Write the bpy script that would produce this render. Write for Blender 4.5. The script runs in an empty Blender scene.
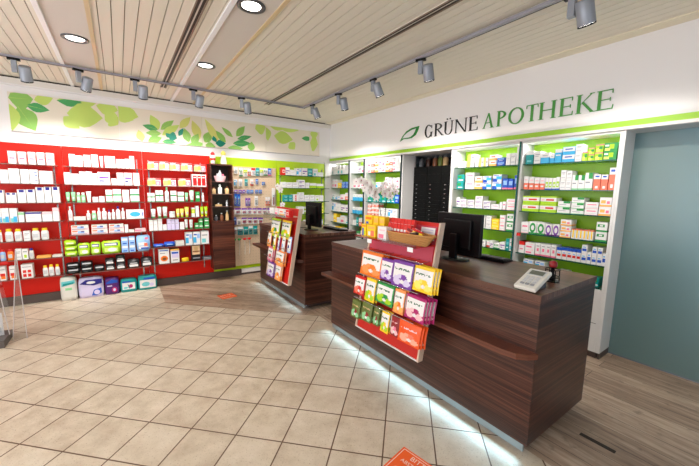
import bpy, bmesh, math, random
from mathutils import Vector, Matrix
random.seed(7)
L_DAY, L_DAYL, L_FAS, L_BAY, L_BACK, L_GLOW, L_COR, L_COR2, EXPO = 310, 130, 2.2, 3.2, 2, .95, 105, 17, 0
SC = bpy.context.scene
COL = SC.collection
PI = math.pi

# ------------------------------------------------------------------ materials
def lin(c):
    return tuple((v/255/12.92 if v/255 <= .04045 else ((v/255+.055)/1.055)**2.4) for v in c)
MATS = {}
def mat(name, rgb, rough=.45, metal=0, emit=0, spec=.5, alpha=None):
    if name in MATS: return MATS[name]
    m = bpy.data.materials.new(name); m.use_nodes = True
    b = m.node_tree.nodes['Principled BSDF']
    b.inputs['Base Color'].default_value = (*lin(rgb), 1)
    b.inputs['Roughness'].default_value = rough
    b.inputs['Metallic'].default_value = metal
    b.inputs['Specular IOR Level'].default_value = spec
    if emit:
        b.inputs['Emission Color'].default_value = (*lin(rgb), 1); b.inputs['Emission Strength'].default_value = emit
    MATS[name] = m
    return m
PAL = dict(white=(234,232,231), offwhite=(222,219,212), grey=(150,152,158), lgrey=(200,202,206), dgrey=(80,82,88), black=(22,22,26),
  red=(214,28,22), dred=(140,14,24), pink=(238,120,150), lpink=(246,196,200), salmon=(240,120,92), lsalmon=(246,176,150), orange=(240,120,24),
  lorange=(248,180,90), yellow=(250,206,30), lyellow=(248,232,110), lime=(170,214,30), llime=(206,232,120), green=(40,150,70), lgreen=(140,206,150),
  dgreen=(16,96,60), teal=(0,150,150), lteal=(110,200,206), cyan=(60,176,226), blue=(30,84,190), lblue=(150,190,236), navy=(34,32,130),
  purple=(120,60,160), dpurple=(84,24,110), lilac=(214,204,236), magenta=(176,24,104), brown=(120,70,40), dbrown=(60,32,22), tan=(206,170,120),
  skin=(226,190,150), olive=(96,110,44), peach=(248,150,80), deeporange=(238,84,16))
def P(n): return mat('col_'+n, PAL[n], .38)

def nodes(m): return m.node_tree.nodes, m.node_tree.links
def N(m, t, **kw):
    n = m.node_tree.nodes.new(t)
    for k, v in kw.items():
        setattr(n, k, v)
    return n

def wood_mat(name, dark, mid, light, scale, rough=.32, bump=.05):
    """streaked walnut laminate: noise stretched along the grain, in world metres"""
    m = bpy.data.materials.new(name); m.use_nodes = True; ns, lk = nodes(m); b = ns['Principled BSDF']
    g = N(m, 'ShaderNodeNewGeometry'); mp = N(m, 'ShaderNodeVectorMath', operation='MULTIPLY'); mp.inputs[1].default_value = scale
    lk.new(g.outputs['Position'], mp.inputs[0])
    n1 = N(m, 'ShaderNodeTexNoise'); n1.inputs['Scale'].default_value = 1; n1.inputs['Detail'].default_value = 5; n1.inputs['Roughness'].default_value = .65
    lk.new(mp.outputs[0], n1.inputs['Vector'])
    mp2 = N(m, 'ShaderNodeVectorMath', operation='SCALE'); mp2.inputs['Scale'].default_value = .23; lk.new(mp.outputs[0], mp2.inputs[0])
    n2 = N(m, 'ShaderNodeTexNoise'); n2.inputs['Scale'].default_value = 1; n2.inputs['Detail'].default_value = 2
    lk.new(mp2.outputs[0], n2.inputs['Vector'])
    ad = N(m, 'ShaderNodeMath', operation='MULTIPLY_ADD'); ad.inputs[1].default_value = .45; lk.new(n2.outputs['Fac'], ad.inputs[0])
    mu = N(m, 'ShaderNodeMath', operation='MULTIPLY'); mu.inputs[1].default_value = .62; lk.new(n1.outputs['Fac'], mu.inputs[0]); lk.new(mu.outputs[0], ad.inputs[2])
    r = N(m, 'ShaderNodeValToRGB'); e = r.color_ramp.elements
    e[0].position = .42; e[0].color = (*lin(dark), 1); e[1].position = .66; e[1].color = (*lin(light), 1)
    k = e.new(.54); k.color = (*lin(mid), 1)
    lk.new(ad.outputs[0], r.inputs[0]); lk.new(r.outputs[0], b.inputs['Base Color'])
    b.inputs['Roughness'].default_value = rough
    MATS[name] = m
    return m
M_WOOD = wood_mat('walnut_laminate', (38,17,12), (66,34,25), (100,60,46), (1.8,1.8,190))
M_WOODTOP = wood_mat('walnut_top_reflections', (68,38,28), (94,58,45), (128,92,76), (80,1.6,1), .3)  # lighter than the body: reflections on the top put into the colour
M_WOODCAB = wood_mat('walnut_cabinet', (48,22,14), (78,38,26), (108,60,42), (1.5,1.5,60), .35)
M_WOODIN = mat('walnut_inside', (44,24,18), .5)

def brick_floor(name, colours, mortar, bw, rh, offset, msize, rough, nscale, nstretch, dirt, bump=.0):
    m = bpy.data.materials.new(name); m.use_nodes = True; ns, lk = nodes(m); b = ns['Principled BSDF']
    uv = N(m, 'ShaderNodeUVMap'); br = N(m, 'ShaderNodeTexBrick'); br.offset = offset; br.squash = 1
    br.inputs['Scale'].default_value = 1; br.inputs['Brick Width'].default_value = bw; br.inputs['Row Height'].default_value = rh
    br.inputs['Mortar Size'].default_value = msize; br.inputs['Mortar Smooth'].default_value = .3
    br.inputs['Color1'].default_value = (0,0,0,1); br.inputs['Color2'].default_value = (1,1,1,1); br.inputs['Mortar'].default_value = (.5,.5,.5,1)
    lk.new(uv.outputs[0], br.inputs['Vector'])
    mp = N(m, 'ShaderNodeMapping'); mp.inputs['Scale'].default_value = nstretch; lk.new(uv.outputs[0], mp.inputs[0])
    no = N(m, 'ShaderNodeTexNoise'); no.inputs['Scale'].default_value = nscale; no.inputs['Detail'].default_value = 7; no.inputs['Roughness'].default_value = .62
    lk.new(mp.outputs[0], no.inputs['Vector'])
    a = N(m, 'ShaderNodeMath', operation='MULTIPLY_ADD'); a.inputs[1].default_value = .30
    sep = N(m, 'ShaderNodeSeparateColor'); lk.new(br.outputs['Color'], sep.inputs[0]); lk.new(sep.outputs[0], a.inputs[0])
    s = N(m, 'ShaderNodeMath', operation='MULTIPLY_ADD'); s.inputs[1].default_value = 1.5; s.inputs[2].default_value = -.4; lk.new(no.outputs['Fac'], s.inputs[0]); lk.new(s.outputs[0], a.inputs[2])
    r = N(m, 'ShaderNodeValToRGB'); e = r.color_ramp.elements
    e[0].position = .12; e[0].color = (*lin(colours[0]), 1); e[1].position = .92; e[1].color = (*lin(colours[-1]), 1)
    k = e.new(.5); k.color = (*lin(colours[1]), 1)
    lk.new(a.outputs[0], r.inputs[0])
    # fine speckle
    n2 = N(m, 'ShaderNodeTexNoise'); n2.inputs['Scale'].default_value = dirt[0]; n2.inputs['Detail'].default_value = 3; lk.new(uv.outputs[0], n2.inputs['Vector'])
    r2 = N(m, 'ShaderNodeValToRGB'); r2.color_ramp.elements[0].position = .60; r2.color_ramp.elements[1].position = .70
    r2.color_ramp.elements[0].color = (0,0,0,1); r2.color_ramp.elements[1].color = (dirt[2],)*3+(1,); lk.new(n2.outputs['Fac'], r2.inputs[0])
    mx0 = N(m, 'ShaderNodeMix', data_type='RGBA'); lk.new(r2.outputs[0], mx0.inputs[0]); lk.new(r.outputs[0], mx0.inputs[6]); mx0.inputs[7].default_value = (*lin(dirt[1]), 1)
    mx = N(m, 'ShaderNodeMix', data_type='RGBA'); lk.new(br.outputs['Fac'], mx.inputs[0]); lk.new(mx0.outputs[2], mx.inputs[6]); mx.inputs[7].default_value = (*lin(mortar), 1)
    lk.new(mx.outputs[2], b.inputs['Base Color'])
    b.inputs['Roughness'].default_value = rough
    bu = N(m, 'ShaderNodeBump'); bu.inputs['Strength'].default_value = .35; bu.inputs['Distance'].default_value = .002; bu.invert = True
    lk.new(br.outputs['Fac'], bu.inputs['Height']); lk.new(bu.outputs[0], b.inputs['Normal'])
    return m
M_TILE = brick_floor('beige_floor_tiles', [(184,166,144), (206,191,170), (220,207,189)], (96,68,48), 1, 1, 0, .016, .42, 2.2, (1,1,1), (34,(128,96,70),.55))
M_PLANK = brick_floor('grey_brown_planks', [(124,100,84), (168,142,120), (206,182,160)], (70,56,48), 1.15, .145, .37, .0022, .42, 3.0, (1,9,1), (14,(90,74,62),.4))

def glass_mat(name, tint, tr=.75, rough=.05):
    m = bpy.data.materials.new(name); m.use_nodes = True; ns, lk = nodes(m); out = ns['Material Output']
    t = N(m, 'ShaderNodeBsdfTransparent'); t.inputs[0].default_value = (*lin(tint), 1)
    g = N(m, 'ShaderNodeBsdfGlossy'); g.inputs['Roughness'].default_value = rough; g.inputs[0].default_value = (.9,.9,.9,1)
    mx = N(m, 'ShaderNodeMixShader'); mx.inputs[0].default_value = 1-tr
    lk.new(t.outputs[0], mx.inputs[1]); lk.new(g.outputs[0], mx.inputs[2]); lk.new(mx.outputs[0], out.inputs[0])
    return m
M_GLASS = glass_mat('clear_shelf_glass', (226,240,232), .88)
M_ACRYL = glass_mat('clear_acrylic', (236,238,240), .86)
M_EDGE = mat('green_glass_edge', (10,84,74), .15)
M_EDGEP = mat('pale_glass_edge', (124,92,84), .2)
M_FILM = glass_mat('clear_film', (240,240,240), .8, .2)
def frosted():
    m = bpy.data.materials.new('frosted_glass'); m.use_nodes = True; ns, lk = nodes(m); out = ns['Material Output']
    t = N(m, 'ShaderNodeBsdfTranslucent'); t.inputs[0].default_value = (.50,.62,.60,1)
    d = N(m, 'ShaderNodeBsdfDiffuse'); d.inputs[0].default_value = (.18,.25,.20,1)
    g = N(m, 'ShaderNodeBsdfGlossy'); g.inputs['Roughness'].default_value = .3; g.inputs[0].default_value = (.8,.85,.85,1)
    m1 = N(m, 'ShaderNodeMixShader'); m1.inputs[0].default_value = .5; lk.new(t.outputs[0], m1.inputs[1]); lk.new(d.outputs[0], m1.inputs[2])
    m2 = N(m, 'ShaderNodeMixShader'); m2.inputs[0].default_value = .07; lk.new(m1.outputs[0], m2.inputs[1]); lk.new(g.outputs[0], m2.inputs[2])
    lk.new(m2.outputs[0], out.inputs[0]); return m
M_FROST = frosted()
M_WHITE = mat('white_wall_paint', (236,234,236), .7)
M_TRIM = mat('white_trim', (228,224,220), .5)
M_UNIT = mat('white_unit_laminate', (226,224,222), .35)
M_RED = mat('red_gloss_panel', (222,26,8), .35, spec=.3)
M_LIME = mat('lime_green_panel', (180,214,16), .35)
M_LIMEB = mat('bay_green_panel', (150,204,28), .35)
M_BAND = mat('lime_band', (156,206,48), .5)
M_CEIL = mat('ceiling_slat_paint', (230,222,208), .5)
M_CEILGAP = mat('ceiling_gap', (150,134,112), .8)
M_CPANEL = mat('ceiling_flat_panel', (214,206,200), .5)
M_SKIRT = mat('dark_skirting', (84,70,66), .5)
M_TRACK = mat('grey_track', (150,148,158), .4)
M_SPOT = mat('silver_grey_spot', (146,152,164), .35, .2)
M_DARKSLOT = mat('dark_slot', (48,36,30), .6)
M_BLACK = mat('black_plastic', (10,10,13), .4, spec=.25)
M_DBLACK = mat('drawer_black', (8,9,9), .6, spec=.15)
M_SCREEN = mat('screen_black', (10,12,20), .12)
M_ALU = mat('brushed_metal', (150,160,168), .3, .7)
M_STEEL = mat('steel', (190,192,196), .25, .9)
M_CREAMP = mat('pegboard_beige', (216,190,160), .6)
M_LAMP = mat('lamp_glow', (255,250,240), .5, 0, 6)
M_LED = mat('led_strip_glow', (190,225,255), .5, 0, .8)
M_LEDW = mat('warm_led_glow', (255,246,220), .5, 0, 6)
M_WICKER = mat('wicker', (188,136,78), .85)
M_PALEWOOD = mat('pale_birch', (216,190,170), .45)
M_DISPRED = mat('display_red', (200,30,20), .35)
M_DISPREFL = mat('display_reflection', (196,66,88), .35)  # rose tone paints the reflection on the red display board
M_STEM = mat('orchid_stem', (44,40,26), .5)
M_PETAL = mat('orchid_petal', (244,238,236), .5)
M_PAPER = mat('paper', (240,238,240), .6)

# ------------------------------------------------------------------ mesh builder
class MB:
    def __init__(s): s.v = []; s.f = []; s.m = []; s.mats = []; s.sm = []
    def mi(s, m):
        if m not in s.mats: s.mats.append(m)
        return s.mats.index(m)
    def add(s, vs, fs, m, smooth=False):
        o = len(s.v); s.v += [tuple(v) for v in vs]; k = s.mi(m)
        for f in fs: s.f.append([i+o for i in f]); s.m.append(k); s.sm.append(smooth)
    def box(s, x0, x1, y0, y1, z0, z1, m, bev=0):
        if x0 > x1: x0, x1 = x1, x0
        if y0 > y1: y0, y1 = y1, y0
        if not bev:
            vs = [(x,y,z) for z in (z0,z1) for y in (y0,y1) for x in (x0,x1)]
            s.add(vs, [(0,2,3,1),(4,5,7,6),(0,1,5,4),(2,6,7,3),(0,4,6,2),(1,3,7,5)], m); return
        bm = bmesh.new(); bmesh.ops.create_cube(bm, size=1)
        for v in bm.verts: v.co = Vector(((x0+x1)/2+v.co.x*(x1-x0), (y0+y1)/2+v.co.y*(y1-y0), (z0+z1)/2+v.co.z*(z1-z0)))
        bmesh.ops.bevel(bm, geom=bm.edges[:], offset=bev, segments=2, affect='EDGES', profile=.5)
        s.bm(bm, m)
    def bm(s, bm, m, smooth=False):
        bm.verts.ensure_lookup_table()
        for i, v in enumerate(bm.verts): v.index = i
        s.add([v.co[:] for v in bm.verts], [[v.index for v in f.verts] for f in bm.faces], m, smooth); bm.free()
    def prism(s, pts, d0, d1, m, axis='y', smooth=False):
        """pts: 2-D outline; extruded between d0 and d1 along axis"""
        def mk(a, b, d): return {'y': (a,d,b), 'x': (d,a,b), 'z': (a,b,d)}[axis]
        n = len(pts); vs = [mk(a,b,d0) for a,b in pts]+[mk(a,b,d1) for a,b in pts]
        s.add(vs, [list(range(n))[::-1], list(range(n,2*n))]+[(i,(i+1)%n,n+(i+1)%n,n+i) for i in range(n)], m, smooth)
    def lathe(s, prof, m, seg=16, c=(0,0,0), sx=1, sy=1, M=None, cap=True, smooth=True):
        vs = []; fs = []
        for r, z in prof:
            for k in range(seg):
                a = 2*PI*k/seg; v = Vector((c[0]+r*sx*math.cos(a), c[1]+r*sy*math.sin(a), c[2]+z)); vs.append(M @ v if M else v)
        for i in range(len(prof)-1):
            for k in range(seg): fs.append((i*seg+k, i*seg+(k+1)%seg, (i+1)*seg+(k+1)%seg, (i+1)*seg+k))
        s.add(vs, fs, m, smooth)
        if cap: s.add(vs[:seg]+vs[-seg:], [list(range(seg))[::-1], list(range(seg,2*seg))], m)
    def tube(s, pts, r, m, seg=8):
        pts = [Vector(p) for p in pts]; rings = []; up = Vector((0,0,1))
        rr = r if isinstance(r, (list,tuple)) else [r]*len(pts)
        for i, p in enumerate(pts):
            d = (pts[min(i+1,len(pts)-1)]-pts[max(i-1,0)]).normalized()
            a = d.cross(up if abs(d.z) < .95 else Vector((1,0,0))).normalized(); b = d.cross(a)
            rings.append([p+(a*math.cos(2*PI*k/seg)+b*math.sin(2*PI*k/seg))*rr[i] for k in range(seg)])
        vs = [v for g in rings for v in g]; n = len(pts)
        fs = [(i*seg+k, i*seg+(k+1)%seg, (i+1)*seg+(k+1)%seg, (i+1)*seg+k) for i in range(n-1) for k in range(seg)]
        s.add(vs, fs, m, True); s.add(vs[:seg]+vs[-seg:], [list(range(seg))[::-1], list(range(seg,2*seg))], m)
    def mesh(s, name):
        me = bpy.data.meshes.new(name); me.from_pydata(s.v, [], s.f)
        for m in s.mats: me.materials.append(m)
        me.polygons.foreach_set('material_index', s.m); me.polygons.foreach_set('use_smooth', s.sm); me.update()
        bm = bmesh.new(); bm.from_mesh(me); bmesh.ops.recalc_face_normals(bm, faces=bm.faces[:]); bm.to_mesh(me); bm.free()
        return me
    def build(s, name, parent=None, loc=(0,0,0), rz=0):
        o = bpy.data.objects.new(name, s.mesh(name)); COL.objects.link(o); o.location = loc; o.rotation_euler[2] = rz
        if parent: o.parent = parent
        return o
def tag(o, label=None, cat=None, group=None, kind=None):
    if label: o['label'] = label
    if cat: o['category'] = cat
    if group: o['group'] = group
    if kind: o['kind'] = kind
    return o
def empty(name, loc=(0,0,0), rz=0, label=None, cat=None, group=None):
    o = bpy.data.objects.new(name, None); COL.objects.link(o); o.location = loc; o.rotation_euler[2] = rz; o.empty_display_size = .05
    return tag(o, label, cat, group)
def struct(mb, name): return tag(mb.build(name), kind='structure')
def copy_tree(o, parent=None):
    c = o.copy(); COL.objects.link(c); c.parent = parent
    for ch in list(o.children): copy_tree(ch, c)
    return c
def bx(name, parent, x0, x1, y0, y1, z0, z1, m, bev=0):
    b = MB(); b.box(x0,x1,y0,y1,z0,z1,m,bev); return b.build(name, parent)

# ------------------------------------------------------------------ geometry of the room (metres)
YB, XR, XG, ZC = 5.642, 3.476, 3.729, 2.772
def uv_floor(name, poly, z, m, ang, s, o):
    me = bpy.data.meshes.new(name); me.from_pydata([(x,y,z) for x,y in poly], [], [list(range(len(poly)))]); me.materials.append(m)
    uv = me.uv_layers.new(name='UVMap'); c, sn = math.cos(ang), math.sin(ang)
    for l in me.loops:
        x, y = me.vertices[l.vertex_index].co[:2]; x -= o[0]; y -= o[1]
        uv.data[l.index].uv = ((x*c+y*sn)/s, (-x*sn+y*c)/s)
    me.update(); ob = bpy.data.objects.new(name, me); COL.objects.link(ob); return tag(ob, kind='structure')
uv_floor('floor', [(-3,-2.6), (1.87,-2.6), (1.87,3.24), (.405,4.70), (.41,YB+.3), (-3,YB+.3)], 0, M_TILE, -.7802, .2987, (-.9908, 2.9205))
uv_floor('floor', [(1.87,-2.6), (4.9,-2.6), (4.9,YB+.3), (1.87,YB+.3)], 0, M_PLANK, PI/2, 1, (.03,.2))
uv_floor('floor', [(1.87,3.24), (1.87,YB+.3), (.41,YB+.3), (.405,4.70)], 0, M_PLANK, -PI/4, 1, (0,0))

b = MB()   # ceiling of narrow painted slats with real gaps
b.box(-3, 4.9, -2.6, YB+.3, ZC+.016, ZC+.05, M_CEILGAP)
x = -3.0
while x < XR+.02:
    a0, a1 = x+.003, x+.079
    for p0, p1 in ((-.42,-.09),(.70,1.03)):
        if p0 < a1 < p1+.076 and a0 < p0: a1 = p0
        elif a0 < p1 < a1: a0 = p1
        elif p0 <= a0 and a1 <= p1: a1 = a0
    if a1-a0 > .004: b.box(a0, a1, -2.6, YB, ZC, ZC+.018, M_CEIL)
    x += .082
struct(b, 'ceiling')
for i, (x0, x1) in enumerate(((-.42,-.09), (.70,1.03))):
    b = MB(); b.box(x0, x1, -2.6, YB, ZC-.004, ZC+.015, M_CPANEL); b.box(x0, x0+.035, -2.6, YB, ZC-.018, ZC-.003, mat('bright_edge_strip', (244,244,248), .35)); b.box(x1-.03, x1, -2.6, YB, ZC-.010, ZC-.003, mat('aged_edge_strip', (214,190,150), .5)); struct(b, 'trim_%d' % (i+1))
b = MB(); b.box(3.35, XR, -2.6, YB, ZC-.012, ZC+.01, mat('ceiling_edge_strip', (232,222,200), .5)); struct(b, 'trim_3')
b = MB(); b.box(-3, 4.9, YB, YB+.12, 0, ZC, M_WHITE); struct(b, 'wall_back')
b = MB(); b.box(XR, 4.9, -2.6, YB, 2.045, ZC, M_WHITE); struct(b, 'wall_right')
b = MB(); b.box(-3.1, -3, -2.6, YB, 0, ZC, M_WHITE); struct(b, 'wall_left')
b = MB(); b.box(-3, XR, YB-.03, YB, 2.685, ZC-.02, M_TRIM); b.box(-3, XR, YB-.036, YB-.002, 2.668, 2.684, M_WHITE); b.box(-3, XR, YB-.012, YB-.001, ZC-.02, ZC-.001, M_DARKSLOT); struct(b, 'trim_4')
b = MB(); b.box(-3, 1.66, YB-.05, YB-.001, 0, .11, M_SKIRT); struct(b, 'baseboard_back')
b = MB(); b.box(1.66, XR, YB-.035, YB-.001, .035, .10, M_TRIM); b.box(1.66, XR, YB-.025, YB-.001, 0, .035, M_SKIRT); struct(b, 'baseboard_back')
# shop front behind the viewer: posts and lintel with open daylight between them
b = MB()
for px in (-3, -1, 1.3, 3.4): b.box(px, px+.08, -2.6, -2.52, 0, ZC, M_TRIM)
b.box(-3, 3.5, -2.6, -2.52, 2.5, ZC, M_TRIM); struct(b, 'window_1')

# lime fascia band with a warm light strip on top of it
b = MB(); b.box(XR-.012, XR-.0005, -1.6, YB-.002, 2.058, 2.105, M_BAND); b.box(XR-.02, XR-.0005, -1.6, YB-.002, 2.032, 2.057, M_TRIM); struct(b, 'trim_5')
# lintel over the glass recess
b = MB(); b.box(XR-.0, XG+.04, -1.6, .965, 2.03, 2.045, M_UNIT); struct(b, 'trim_6')
# frosted glass wall and the corridor behind it, lit by added lamps
b = MB(); b.box(XG, XG+.012, -1.6, .985, .012, 2.03, M_FROST); struct(b, 'window_2')
b = MB(); b.box(XG-.004, XG+.016, -1.6, .985, 0, .012, M_ALU); struct(b, 'trim_7')
b = MB(); b.box(4.9, 5.0, -2.6, YB, 0, ZC, mat('corridor_wall', (190,205,205), .7)); struct(b, 'wall_corridor')

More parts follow.
